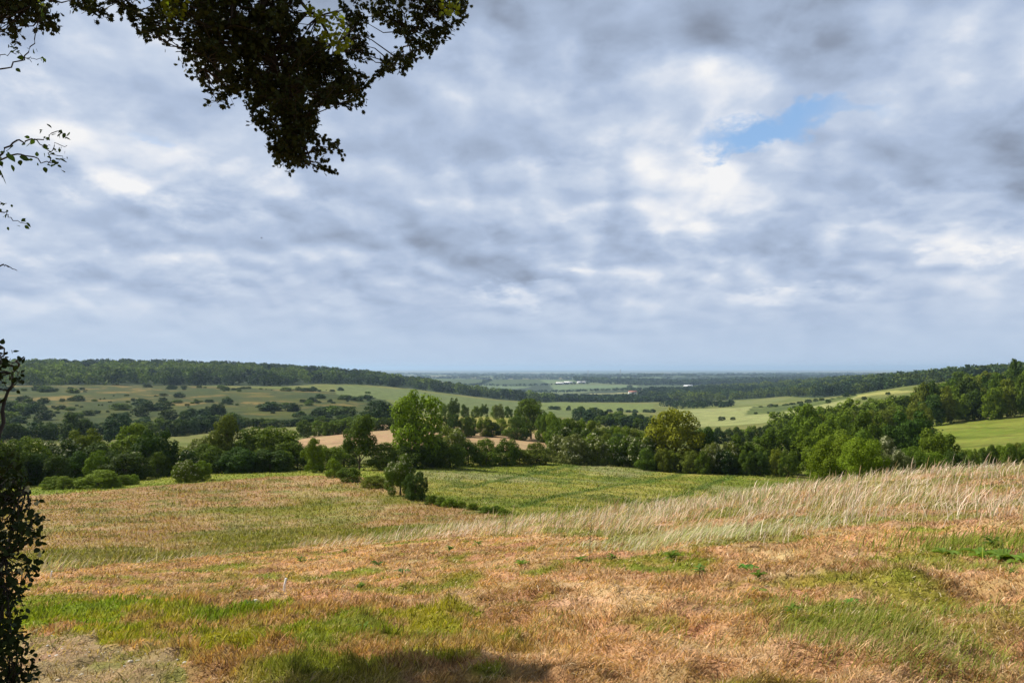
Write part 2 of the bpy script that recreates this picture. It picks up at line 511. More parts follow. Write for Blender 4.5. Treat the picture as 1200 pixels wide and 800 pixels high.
def ground_color(X, Y):
    X = np.asarray(X, float).ravel(); Y = np.asarray(Y, float).ravel()
    r = np.hypot(X, Y)
    wx = X + (fbm(X * .15, Y * .15, 41) - .5) * 4 * sst(r, 10, 120)
    wy = Y + (fbm(X * .15, Y * .15, 51) - .5) * 4 * sst(r, 10, 120)
    n1 = fbm(X * .035, Y * .035, 61); n2 = fbm(X * .16, Y * .16, 71); n3 = fbm(X * .8, Y * .8, 81); n4 = fbm(X * .012, Y * .012, 91)
    c = np.zeros((len(X), 3)) + (.105, .125, .028)
    c = lerp(c, (.15, .15, .045), sst(n1, .4, .65))
    m = inside(Z['chalk_hill'], wx, wy)
    ch = lerp(np.zeros_like(c) + (.058, .068, .011), (.165, .12, .034), sst(n4 + .3 * (n1 - .5) + .00060 * (r - 830), .42, .66))
    ch = lerp(ch, (.036, .052, .011), sst(n1, .46, .60) * .85)
    ch = lerp(ch, (.034, .050, .011), sst(fbm(X * .07, Y * .03, 95), .46, .56) * .85)
    c[m] = ch[m]
    for k, col, col2, amt in [('left_yellow', (.27, .26, .08), (.2, .22, .07), .5), ('knoll', (.20, .20, .04), (.28, .24, .07), .6),
                              ('upper_field', (.105, .135, .042), (.13, .15, .05), .4), ('mid_pale', (.135, .165, .045), (.115, .15, .04), .4),
                              ('pale_big', (.215, .235, .085), (.26, .26, .10), .6), ('pale_far', (.125, .15, .045), (.17, .17, .06), .6),
                              ('tan_far', (.30, .27, .12), (.3, .27, .12), .0), ('right_slope', (.28, .27, .085), (.23, .23, .07), .6),
                              ('right_meadow', (.13, .165, .020), (.18, .19, .035), .7), ('right_strip', (.22, .24, .07), (.27, .24, .10), .6),
                              ('pink_strip', (.34, .225, .125), (.31, .23, .12), .7)]:
        m = inside(Z[k], wx, wy)
        cc = lerp(np.zeros((m.sum(), 3)) + col, col2, sst(n1[m] * .6 + n2[m] * .4, .42, .6) * amt)
        c[m] = cc
    for k in ('ridge_wood', 'hill_wood', 'belt_wood'):
        m = inside(Z[k], wx, wy)
        c[m] = (.026, .040, .012)
    m = inside(Z['scrub_patch'], wx, wy)
    c[m] = lerp(np.zeros((m.sum(), 3)) + (.10, .125, .03), (.045, .065, .015), sst(fbm(X[m] * .05, Y[m] * .05, 97), .45, .58) * .8)
    # tramlines of the cereal fields
    for k, an in (('pale_big', 1.25), ('mid_pale', .5), ('upper_field', 1.1), ('right_meadow', .35)):
        m = inside(Z[k], wx, wy)
        q = (X * math.cos(an) + Y * math.sin(an) + 6 * (n4 - .5) * 10)
        t = 1 - sst(np.abs((q / 24.0) % 1.0 - .5) * 24.0, .8, 2.6)
        c[m] = lerp(c[m], c[m] * .62, t[m] * .8)
    # green field
    m = inside(Z['green_field'], wx, wy)
    g = lerp(np.zeros_like(c) + (.15, .175, .022), (.26, .24, .055), sst(n2 * .6 + n1 * .4, .42, .58))
    g = lerp(g, (.08, .115, .018), sst(fbm(X * .3, Y * .12, 101), .56, .68) * .7)
    g = lerp(g, (.27, .26, .13), sst(fbm(X * .06 + 4, Y * .06, 111), .55, .7) * .6)
    c[m] = g[m]
    qs = X * math.sin(.55) + Y * math.cos(.55) + (n2 - .5) * 3
    g = lerp(g, (.09, .12, .018), (1 - sst(np.abs((qs / 7.5) % 1.0 - .5) * 7.5, .5, 1.3)) * .45)
    c[m] = g[m]
    # left field
    m = inside(Z['left_field'], wx, wy)
    g = lerp(np.zeros_like(c) + (.31, .195, .095), (.195, .18, .035), sst(fbm(X * .14 + 7, Y * .12, 121, 5) + .0050 * (54 - r), .44, .66))
    g = lerp(g, (.36, .26, .14), sst(fbm(X * .05 + Y * .22, Y * .05 - X * .2, 131), .52, .66) * .6)
    g = lerp(g, (.13, .15, .03), sst(fbm(X * .4, Y * .4, 133), .54, .64) * .6)
    c[m] = g[m]
    # verge beyond the left field
    m = (~inside(Z['left_field'], wx, wy)) & (~inside(Z['green_field'], wx, wy)) & (r > 55) & (r < 128) & (X < -8)
    g = lerp(np.zeros_like(c) + (.14, .18, .022), (.20, .215, .035), sst(n2, .4, .6))
    c[m] = g[m]
    for t in TRACKS:
        d = seg_dist(t, X + (n2 - .5) * 2, Y + (n3 - .5))
        c = lerp(c, (.065, .105, .012), (1 - sst(np.abs(d), .35, 1.1)) * .8)
    # foreground meadow
    fm = (1 - sst(r, 30, 46)) * (~inside(Z['left_field'], wx, wy)) * (~inside(Z['green_field'], wx, wy))
    b = lerp(np.zeros_like(c) + (.49, .285, .145), (.34, .19, .090), sst(n3, .40, .64))
    b = lerp(b, (.55, .38, .22), sst(fbm(X * 1.6, Y * 1.6, 141), .52, .72) * .7)
    f5 = fbm(X * .9 + 3, Y * 1.3, 151, 4) * .75 + .25 * fbm(X * .35, Y * .5, 153, 2)
    gr = sst(f5, .54, .62)
    b = lerp(b, (.25, .22, .030), gr * .85)
    b = lerp(b, (.17, .20, .02), sst(f5, .62, .70) * .7)
    ox = X + (n3 - .5) * 1.2; oy = Y + (n3 - .5) * 1.2
    gm = inside(GREEN_NEAR, X + (fbm(X * 1.1, Y * 1.1, 155) - .5) * 3.5, Y + (fbm(X * 1.1, Y * 1.1, 157) - .5) * 3.5)
    gg = lerp(np.zeros_like(c) + (.21, .24, .015), (.31, .27, .03), sst(fbm(X * 1.1, Y * 1.1, 161), .44, .58))
    gg = lerp(gg, (.38, .23, .10), sst(fbm(X * 1.5 + 9, Y * 2.0, 171), .50, .62) * .9)
    gg = lerp(gg, (.15, .22, .02), sst(fbm(X * 1.3 + 2, Y * 1.3, 181), .55, .65) * .7)
    b[gm] = gg[gm]
    bm = inside(BELT, ox, oy)
    bb = lerp(np.zeros_like(c) + (.42, .26, .14), (.22, .20, .045), sst(fbm(X * .6, Y * .6, 191), .44, .56))
    b[bm] = bb[bm]
    pm = inside(PATHPOLY, X + (n3 - .5) * .7, Y + (n3 - .5) * .7)
    pp = lerp(np.zeros_like(c) + (.36, .25, .14), (.19, .20, .04), sst(fbm(X * 1.4, Y * 1.4, 201), .52, .62) * .7)
    pp = lerp(pp, (.30, .21, .12), sst(fbm(X * 4, Y * 4, 203), .5, .65) * .6)
    b[pm] = pp[pm]
    c = lerp(c, b, fm) if False else c * (1 - fm)[:, None] + b * fm[:, None]
    # far patchwork
    fr = np.nonzero((r > 1500) & ~inside(Z['ridge_wood'], X, Y) & ~inside(Z['hill_wood'], X, Y) & ~inside(Z['belt_wood'], X, Y))[0]
    if len(fr):
        out = np.zeros((len(fr), 3))
        CH = 20000
        for s in range(0, len(fr), CH):
            ii = fr[s:s + CH]
            # distances in a stretched metric so that fields grow with distance
            lx = np.log(r[ii])[:, None] - np.log(np.hypot(FSX, FSY))[None]
            aa = np.arctan2(X[ii], Y[ii])[:, None] - np.arctan2(FSX, FSY)[None]
            d = (lx * 1.0) ** 2 + (aa * 1.5) ** 2
            j = np.argmin(d, 1)
            out[s:s + CH] = FSC[j]
        t = sst(r[fr], 1500, 2300)[:, None]
        keep = np.zeros(len(fr), bool)
        for k in ('tan_far', 'pale_far'):
            keep |= inside(Z[k], X[fr], Y[fr])
        t[keep] = 0
        c[fr] = c[fr] * (1 - t) + out * t
        # dark fallow: urban / wooded speckle
        c[fr] *= (0.8 + 0.4 * fbm(X[fr] * .002, Y[fr] * .002, 211))[:, None]
    return c


# ------------------------------------------------------------------ materials
def new_mat(name):
    m = bpy.data.materials.new(name)
    m.use_nodes = True
    m.node_tree.nodes.clear()
    return m, NT(m.node_tree)


def leafy(name, trans=0.35, use_attr=False, rough=0.7, spec=0.08):
    """diffuse + translucent foliage; tint from the object's own colour or a vertex attribute"""
    m, N = new_mat(name)
    if use_attr:
        a = N.node('ShaderNodeAttribute', attribute_name='tint').outputs['Color']
    else:
        a = N.node('ShaderNodeObjectInfo').outputs['Color']
    isl = N.node('ShaderNodeNewGeometry').outputs['Random Per Island']
    v = N.math('MULTIPLY_ADD', isl, 0.7, 0.65)
    c = N.vmath('SCALE', a, s=v)
    pr = N.node('ShaderNodeBsdfPrincipled')
    N.put(pr.inputs['Base Color'], c)
    pr.inputs['Roughness'].default_value = rough
    pr.inputs['Specular IOR Level'].default_value = spec
    tr = N.node('ShaderNodeBsdfTranslucent')
    tcol = N.vmath('MULTIPLY', c, (1.25, 1.35, 0.5))
    N.put(tr.inputs['Color'], tcol)
    ms = N.node('ShaderNodeMixShader')
    ms.inputs[0].default_value = trans
    N.nt.links.new(pr.outputs[0], ms.inputs[1]); N.nt.links.new(tr.outputs[0], ms.inputs[2])
    out = N.node('ShaderNodeOutputMaterial')
    N.nt.links.new(ms.outputs[0], out.inputs[0])
    return m


def plain(name, col, rough=0.8, spec=0.3, nscale=8.0, var=0.3):
    m, N = new_mat(name)
    co = N.node('ShaderNodeTexCoord').outputs['Object']
    n = N.noise(co, nscale, 4.0, 0.6)
    c = N.vmath('SCALE', tuple(col), s=N.math('MULTIPLY_ADD', n, 2 * var, 1 - var))
    pr = N.node('ShaderNodeBsdfPrincipled')
    N.put(pr.inputs['Base Color'], c)
    pr.inputs['Roughness'].default_value = rough
    pr.inputs['Specular IOR Level'].default_value = spec
    bp = N.node('ShaderNodeBump'); bp.inputs['Strength'].default_value = 0.5; bp.inputs['Distance'].default_value = 0.01
    N.put(bp.inputs['Height'], n)
    N.nt.links.new(bp.outputs[0], pr.inputs['Normal'])
    out = N.node('ShaderNodeOutputMaterial')
    N.nt.links.new(pr.outputs[0], out.inputs[0])
    return m


M_LEAF = leafy('leaf', 0.24)
M_SPRAY = leafy('spray_leaf', 0.10, False, .7, .12)
M_WOOD = leafy('woodland_leaf', 0.2, True)
M_GRASS = leafy('grass_blade', 0.30, True, 0.7, 0.15)
M_BLOOM = plain('blossom', (.46, .46, .27), 0.8, 0.1, 3.0, 0.2)
M_BARK = plain('bark', (.10, .08, .06), 0.9, 0.2, 6.0, 0.5)
M_TWIG = plain('twig_bark', (.035, .028, .022), 0.8, 0.2, 40.0, 0.4)


def ground_material():
    m, N = new_mat('meadow_ground')
    a = N.node('ShaderNodeAttribute', attribute_name='tint').outputs['Color']
    co = N.node('ShaderNodeTexCoord').outputs['Object']
    n1 = N.noise(co, 0.35, 5.0, 0.65)
    n2 = N.noise(co, 3.0, 5.0, 0.7)
    n3 = N.noise(N.vmath('MULTIPLY', co, (1.0, 1.6, 1.0)), 28.0, 4.0, 0.7)
    v = N.math('MULTIPLY_ADD', N.math('SUBTRACT', n1, 0.5), 0.9, 1.0)
    v = N.math('MULTIPLY_ADD', N.math('SUBTRACT', N.noise(co, 0.07, 4.0, 0.6), 0.5), 0.9, v)
    v = N.math('MULTIPLY_ADD', N.math('SUBTRACT', n2, 0.5), 0.8, v)
    v = N.math('MULTIPLY_ADD', N.math('SUBTRACT', n3, 0.5), 0.7, v)
    c = N.vmath('SCALE', a, s=v)
    # hue drift
    hue = N.mix(N.smooth(N.noise(co, 0.9, 4.0, 0.6), .35, .65), (0.93, 1.07, .9), (1.07, .94, 1.02))
    c = N.vmath('MULTIPLY', c, hue)
    pr = N.node('ShaderNodeBsdfPrincipled')
    N.put(pr.inputs['Base Color'], c)
    pr.inputs['Roughness'].default_value = 0.95
    pr.inputs['Specular IOR Level'].default_value = 0.1
    bp = N.node('ShaderNodeBump'); bp.inputs['Strength'].default_value = 0.8; bp.inputs['Distance'].default_value = 0.25
    N.put(bp.inputs['Height'], N.math('ADD', n2, N.math('MULTIPLY', n1, 2.0)))
    bp2 = N.node('ShaderNodeBump'); bp2.inputs['Strength'].default_value = 0.7; bp2.inputs['Distance'].default_value = 0.03
    N.put(bp2.inputs['Height'], n3)
    N.nt.links.new(bp.outputs[0], bp2.inputs['Normal'])
    N.nt.links.new(bp2.outputs[0], pr.inputs['Normal'])
    out = N.node('ShaderNodeOutputMaterial')
    N.nt.links.new(pr.outputs[0], out.inputs[0])
    return m


# ------------------------------------------------------------------ the ground sheet
def build_ground():
    az = np.concatenate([np.arange(-180, -52, 4.0), np.arange(-52, 52.001, 0.16), np.arange(56, 180, 4.0)])
    r = np.exp(np.arange(math.log(0.5), math.log(60000), 0.0125))
    A, RR = np.meshgrid(np.radians(az), r)
    X = RR * np.sin(A); Y = RR * np.cos(A)
    H = ground_h(X, Y)
    nr, na = X.shape
    verts = np.stack([X.ravel(), Y.ravel(), H.ravel()], 1)
    verts = np.vstack([verts, [[0, 0, float(base_h(0.0, 0.5))]]])
    i = np.arange(nr - 1)[:, None] * na + np.arange(na)[None]
    j = np.arange(nr - 1)[:, None] * na + (np.arange(na)[None] + 1) % na
    q = np.stack([i, j, j + na, i + na], -1).reshape(-1, 4)[:, ::-1]
    ctr = nr * na
    tri = np.stack([np.arange(na), np.full(na, ctr), (np.arange(na) + 1) % na], 1)
    loops = np.concatenate([q.ravel(), tri.ravel()])
    counts = np.concatenate([np.full(len(q), 4), np.full(len(tri), 3)])
    cols = ground_color(verts[:, 0], verts[:, 1])
    me = make_mesh('ground', verts, loops, counts, ground_material(), cols, smooth=True)
    o = link('ground', me)
    tag(o, kind='structure')


build_ground()

# ------------------------------------------------------------------ the air
hb = [(x, y, z) for x in (-70000, 70000) for y in (-70000, 70000) for z in (-260, 75)]
hm = make_mesh('haze', hb, [0, 1, 3, 2, 4, 6, 7, 5, 0, 4, 5, 1, 2, 3, 7, 6, 0, 2, 6, 4, 1, 5, 7, 3], [4] * 6)
mh, Nh = new_mat('haze_air')
pv = Nh.node('ShaderNodeVolumePrincipled')
pv.inputs['Color'].default_value = (0.55, 0.76, 1.0, 1)
pv.inputs['Density'].default_value = 6.0e-5
pv.inputs['Anisotropy'].default_value = 0.2
oh = Nh.node('ShaderNodeOutputMaterial')
Nh.nt.links.new(pv.outputs[0], oh.inputs['Volume'])
hm.materials.append(mh)
tag(link('haze', hm), 'thin bluish haze over the distant plain', 'haze', kind='stuff')


# ------------------------------------------------------------------ shape builders
def tube(path, radii, seg=6):
    """verts, loops, counts of a tapered tube along a path"""
    path = np.asarray(path, float)
    n = len(path)
    V = []
    for i in range(n):
        d = path[min(i + 1, n - 1)] - path[max(i - 1, 0)]
        d = d / (np.linalg.norm(d) + 1e-9)
        up = np.array([0, 0, 1.0]) if abs(d[2]) < .9 else np.array([1.0, 0, 0])
        a = np.cross(d, up); a /= np.linalg.norm(a); b = np.cross(d, a)
        for k in range(seg):
            t = 2 * math.pi * k / seg
            V.append(path[i] + radii[i] * (math.cos(t) * a + math.sin(t) * b))
    L = []
    for i in range(n - 1):
        for k in range(seg):
            k2 = (k + 1) % seg
            L += [i * seg + k, i * seg + k2, (i + 1) * seg + k2, (i + 1) * seg + k]
    C = [4] * ((n - 1) * seg)
    L += list(range((n - 1) * seg, n * seg)); C.append(seg)
    return np.array(V), L, C


class Acc:
    def __init__(self):
        self.v = []; self.l = []; self.c = []; self.n = 0; self.col = []

    def add(self, v, l, c, col=None):
        v = np.asarray(v).reshape(-1, 3)
        self.v.append(v); self.l.append(np.asarray(l, int).ravel() + self.n); self.c.append(np.asarray(c, int).ravel())
        self.n += len(v)
        if col is not None:
            col = np.asarray(col, float)
            self.col.append(np.broadcast_to(col, (len(v), 3)))

    def mesh(self, name, mat, smooth=False):
        return make_mesh(name, np.concatenate(self.v), np.concatenate(self.l), np.concatenate(self.c), mat,
                         np.concatenate(self.col) if self.col else None, smooth)


def quads(P, Nrm, size, g, aspect=0.7):
    """leaf faces: centres P, normals Nrm, sizes -> kite shaped quads with random roll"""
    n = len(P)
    Nrm = Nrm / (np.linalg.norm(Nrm, axis=1, keepdims=True) + 1e-9)
    t = g.normal(size=(n, 3)); a = np.cross(Nrm, t); a /= np.linalg.norm(a, axis=1, keepdims=True) + 1e-9
    b = np.cross(Nrm, a)
    s = np.asarray(size).reshape(-1, 1)
    v0 = P - a * s * .5; v2 = P + a * s * .5
    v1 = P - b * s * .5 * aspect + a * s * .08 - Nrm * s * .08; v3 = P + b * s * .5 * aspect + a * s * .08 - Nrm * s * .08
    V = np.stack([v0, v1, v2, v3], 1).reshape(-1, 3)
    return V, np.arange(4 * n), np.full(n, 4)


def crown_points(g, n, lobes, flat=0.85, shell=0.28):
    """sample points near the surface of a union of lobes (x, y, z, r)"""
    L = np.array(lobes); w = L[:, 3] ** 2; w /= w.sum()
    P = np.zeros((0, 3)); D = np.zeros((0, 3))
    while len(P) < n:
        k = g.choice(len(L), n, p=w)
        d = g.normal(size=(n, 3)); d /= np.linalg.norm(d, axis=1, keepdims=True)
        rad = L[k, 3] * (1 - shell * g.random(n) ** 1.6 + .10 * g.normal(size=n) * .6)
        p = L[k, :3] + d * rad[:, None] * (1, 1, flat)
        # drop most points deep inside other lobes
        depth = np.full(n, 9.0)
        for q in L:
            dd = np.linalg.norm((p - q[:3]) / (1, 1, flat), axis=1) / q[3]
            depth = np.minimum(depth, dd)
        keep = (depth > .66) | (g.random(n) < .10)
        keep &= p[:, 2] > 0.0
        P = np.vstack([P, p[keep]]); D = np.vstack([D, d[keep]])
    return P[:n], D[:n]


def proto_lobes(kind, g):
    """unit crowns: 1 high, about 1 wide, base at z=0; many unequal leafy masses round a solid heart"""
    P = {  # lobes, zmin, zmax, max radius, height of the widest part
        'round': (36, .05, .88, .36, .48), 'tall': (34, .08, .90, .31, .42), 'shrub': (34, .06, .84, .41, .26),
        'oak': (44, .10, .88, .40, .45), 'stem': (28, .34, .88, .37, .60)}
    L = []
    if kind == 'twin':
        for cx, top, w in ((-.14, 1.0, .17), (.17, .95, .21)):
            for i in range(20):
                a = g.uniform(0, 6.28); z = g.uniform(.42, top - .08)
                rr = w * math.sqrt(max(.03, 1 - ((z - .64) / .38) ** 2))
                L.append((cx + rr * math.cos(a), rr * math.sin(a), z, g.uniform(.07, .12)))
        for i in range(26):
            a = g.uniform(0, 6.28); z = g.uniform(.08, .5); rr = .34 * (.75 + .25 * z / .5)
            L.append((rr * math.cos(a), rr * math.sin(a), z, g.uniform(.08, .14)))
        L += [(0, 0, .35, .32), (-.13, 0, .62, .18), (.15, 0, .62, .21)]
        return L
    n, z0, z1, R0, zw = P[kind]
    for i in range(n):
        a = g.uniform(0, 6.28); z = z0 + (z1 - z0) * g.random() ** .85
        t = (z - zw) / (z1 - zw + .05) if z > zw else (zw - z) / (zw - z0 + .25)
        rr = R0 * math.sqrt(max(.02, 1 - t * t)) * g.uniform(.82, 1.08)
        L.append((rr * math.cos(a), rr * math.sin(a), z, g.uniform(.075, .145)))
    zc = (z0 + z1) / 2
    L += [(0, 0, zw, R0 * .86), (g.uniform(-.05, .05), g.uniform(-.05, .05), zc + .15, R0 * .62)]
    return L


PROTO = {}


def proto(kind, q, variant):
    """crown and trunk meshes of one variety; q 2 near, 1 middle, 0 far"""
    key = (kind, q, variant)
    if key in PROTO: return PROTO[key]
    g = np.random.default_rng(hash((len(kind) * 31 + ord(kind[0]), variant)) % 9999)
    lobes = proto_lobes(kind, g)
    n, s = {3: (30000, .024), 2: (9500, .040), 1: (3200, .066), 0: (900, .12)}[q]
    P, D = crown_points(g, n, lobes)
    # ragged outline: sprays standing out of the surface
    out = g.random(n) < .08
    P[out] += D[out] * g.uniform(.01, .045, (out.sum(), 1))
    V, l, c = quads(P, D + (0, 0, .25) + g.normal(size=D.shape) * .42, s * g.uniform(.6, 1.25, n), g)
    me = make_mesh('crown', V, l, c, M_LEAF)
    # trunk and limbs
    A = Acc()
    h0 = .5
    A.add(*tube([(0, 0, -.04), (.005, 0, .12), (-.01, .01, .35), (.01, 0, h0)], [.035, .024, .018, .010]))
    for i in range(8):
        L = lobes[g.integers(len(lobes))]
        z0 = g.uniform(.10, .4)
        A.add(*tube([(0, 0, z0), (L[0] * .5, L[1] * .5, z0 + (L[2] - z0) * .6), (L[0], L[1], max(L[2], z0 + .05))], [.014, .009, .003], 5))
    tr = A.mesh('trunk', M_BARK, True)
    # blossom on the upper outside
    up = np.nonzero((D[:, 2] > .05) & (P[:, 2] > .25))[0]
    cl = up[g.choice(len(up), min(170, len(up)), replace=False)]
    bp = []; bd = []
    for k in cl:
        m = {3: 16, 2: 8, 1: 3, 0: 1}[q]
        bp.append(P[k] + D[k] * .012 + g.normal(size=(m, 3)) * .014); bd.append(np.repeat(D[k][None], m, 0))
    bp = np.vstack(bp); bd = np.vstack(bd)
    V, l, c = quads(bp, bd + g.normal(size=bd.shape) * .3, s * .7 * g.uniform(.7, 1.2, len(bp)), g, .9)
    bl = make_mesh('blossom', V, l, c, M_BLOOM)
    PROTO[key] = (me, tr, bl)
    return PROTO[key]


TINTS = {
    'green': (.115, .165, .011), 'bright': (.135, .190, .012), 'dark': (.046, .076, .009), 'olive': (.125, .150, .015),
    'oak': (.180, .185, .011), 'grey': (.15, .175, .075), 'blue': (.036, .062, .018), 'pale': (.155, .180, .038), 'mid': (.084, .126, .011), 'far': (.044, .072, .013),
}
vcount = [0]


def plant(name, x, r, ytop, wpx, kind='round', tint='green', label=None, cat='tree', group=None, bloom=False, zoff=0.0, q=None, parts=None):
    X, Y = pos(x, r)
    z0 = float(ground_h(X, Y)) - 0.05 + zoff
    h = z_at(x, ytop, r) - z0
    h = max(h, 0.6)
    fw = Y
    w = wpx / FPX * fw * (1.15 if kind in ('round', 'shrub') else 1.05)
    vcount[0] += 1
    if q is None: q = 2 if r < 260 else (1 if r < 650 else 0)
    var = vcount[0] % (3 if q >= 2 else 4)
    crown, trunk, bl = proto(kind, q, var)
    if parts is None: parts = r < 300
    g = random.Random(vcount[0])
    t = TINTS[tint]
    k = g.uniform(.85, 1.18); hshift = g.uniform(-.010, .004)
    colr = (max(0.01, (t[0] + hshift * .8) * k), t[1] * k, t[2] * k * g.uniform(.8, 1.2), 1)
    scl = (w / .96, w / .96 * g.uniform(.85, 1.1), h)
    rot = g.uniform(-.5, .5) if kind == 'twin' else g.uniform(0, 6.28)
    if kind == 'twin': rot = 0.0
    if parts:
        e = bpy.data.objects.new(name, None); COL.objects.link(e)
        e.location = (X, Y, z0); e.rotation_euler = (0, 0, rot); e.empty_display_size = .3
        isb = cat in ('shrub', 'bush', 'hedge')
        for nm, me in ((('foliage' if isb else 'crown'), crown), (('stem' if isb else 'trunk'), trunk)):
            o = link(nm, me, e); o.scale = scl; o.color = colr
        if bloom:
            o = link('blossom', bl, e); o.scale = scl
    else:
        e = link(name, crown, None, (X, Y, z0)); e.rotation_euler = (0, 0, rot); e.scale = scl; e.color = colr
    tag(e, label, cat, group)
    return e


# ------------------------------------------------------------------ trees and shrubs one by one
GH = 'trees and shrubs of the left hedge'
B = 'bush'
HEDGE_LEFT = [
    # x, r, ytop, w, kind, tint, bloom, cat, name, label
    (4, 112, 507, 56, 'shrub', 'mid', 0, 'shrub', 'hedge_shrub', 'dark green shrub at the left end of the hedge, behind the hanging leaves'),
    (42, 118, 508, 52, 'shrub', 'mid', 0, 'shrub', 'hedge_shrub', 'low broad dark shrub in the left hedge, left of the small yellow-topped tree'),
    (72, 122, 511, 46, 'shrub', 'dark', 1, 'shrub', 'hedge_shrub', 'dark flowering shrub in the left hedge just before the small yellow-topped tree'),
    (100, 128, 500, 44, 'round', 'olive', 0, 'tree', 'hedge_tree', 'small yellow-topped tree near the left end of the hedge'),
    (124, 118, 516, 48, 'shrub', 'dark', 0, 'shrub', 'hedge_shrub', 'squat dark shrub between the yellow-topped tree and the broad twin crowns'),
    (160, 124, 495, 56, 'round', 'green', 0, 'tree', 'hedge_tree', 'broad round yellow-green tree in the left hedge, left of its dark neighbour'),
    (184, 118, 501, 46, 'round', 'dark', 0, 'tree', 'hedge_tree', 'dark rounded tree against the right side of a broad yellow-green one'),
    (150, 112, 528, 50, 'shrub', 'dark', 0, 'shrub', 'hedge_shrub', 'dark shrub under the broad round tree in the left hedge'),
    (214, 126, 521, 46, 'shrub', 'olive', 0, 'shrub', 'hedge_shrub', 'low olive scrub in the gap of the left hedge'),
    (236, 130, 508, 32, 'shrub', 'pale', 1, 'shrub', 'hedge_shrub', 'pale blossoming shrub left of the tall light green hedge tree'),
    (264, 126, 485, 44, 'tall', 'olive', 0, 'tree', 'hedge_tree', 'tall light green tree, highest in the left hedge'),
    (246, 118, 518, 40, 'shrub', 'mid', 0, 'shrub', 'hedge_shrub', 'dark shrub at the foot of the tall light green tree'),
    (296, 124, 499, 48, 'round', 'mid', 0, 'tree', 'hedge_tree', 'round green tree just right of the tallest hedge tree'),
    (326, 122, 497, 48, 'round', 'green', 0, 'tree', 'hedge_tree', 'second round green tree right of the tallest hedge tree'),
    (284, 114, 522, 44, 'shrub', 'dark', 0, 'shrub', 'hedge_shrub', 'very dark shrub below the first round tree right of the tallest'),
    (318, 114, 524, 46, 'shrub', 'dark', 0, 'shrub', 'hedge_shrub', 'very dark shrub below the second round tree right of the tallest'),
    (350, 120, 515, 34, 'shrub', 'mid', 0, 'shrub', 'hedge_shrub', 'dark shrub left of the small bright round bush'),
    (368, 108, 512, 26, 'round', 'bright', 0, 'tree', 'hedge_tree', 'small bright round tree where the left hedge nears the lone stemmed tree'),
    (386, 116, 519, 34, 'shrub', 'green', 0, 'shrub', 'hedge_shrub', 'green clipped-looking shrub left of the lone stemmed tree'),
    (404, 120, 519, 30, 'shrub', 'mid', 0, 'shrub', 'hedge_shrub', 'green shrub touching the trunk of the lone stemmed tree'),
]
for x, r, yt, w, kd, ti, bl, cat, nm, lab in HEDGE_LEFT:
    plant(nm, x, r, yt, w, kd, ti, lab, cat, GH, bool(bl))

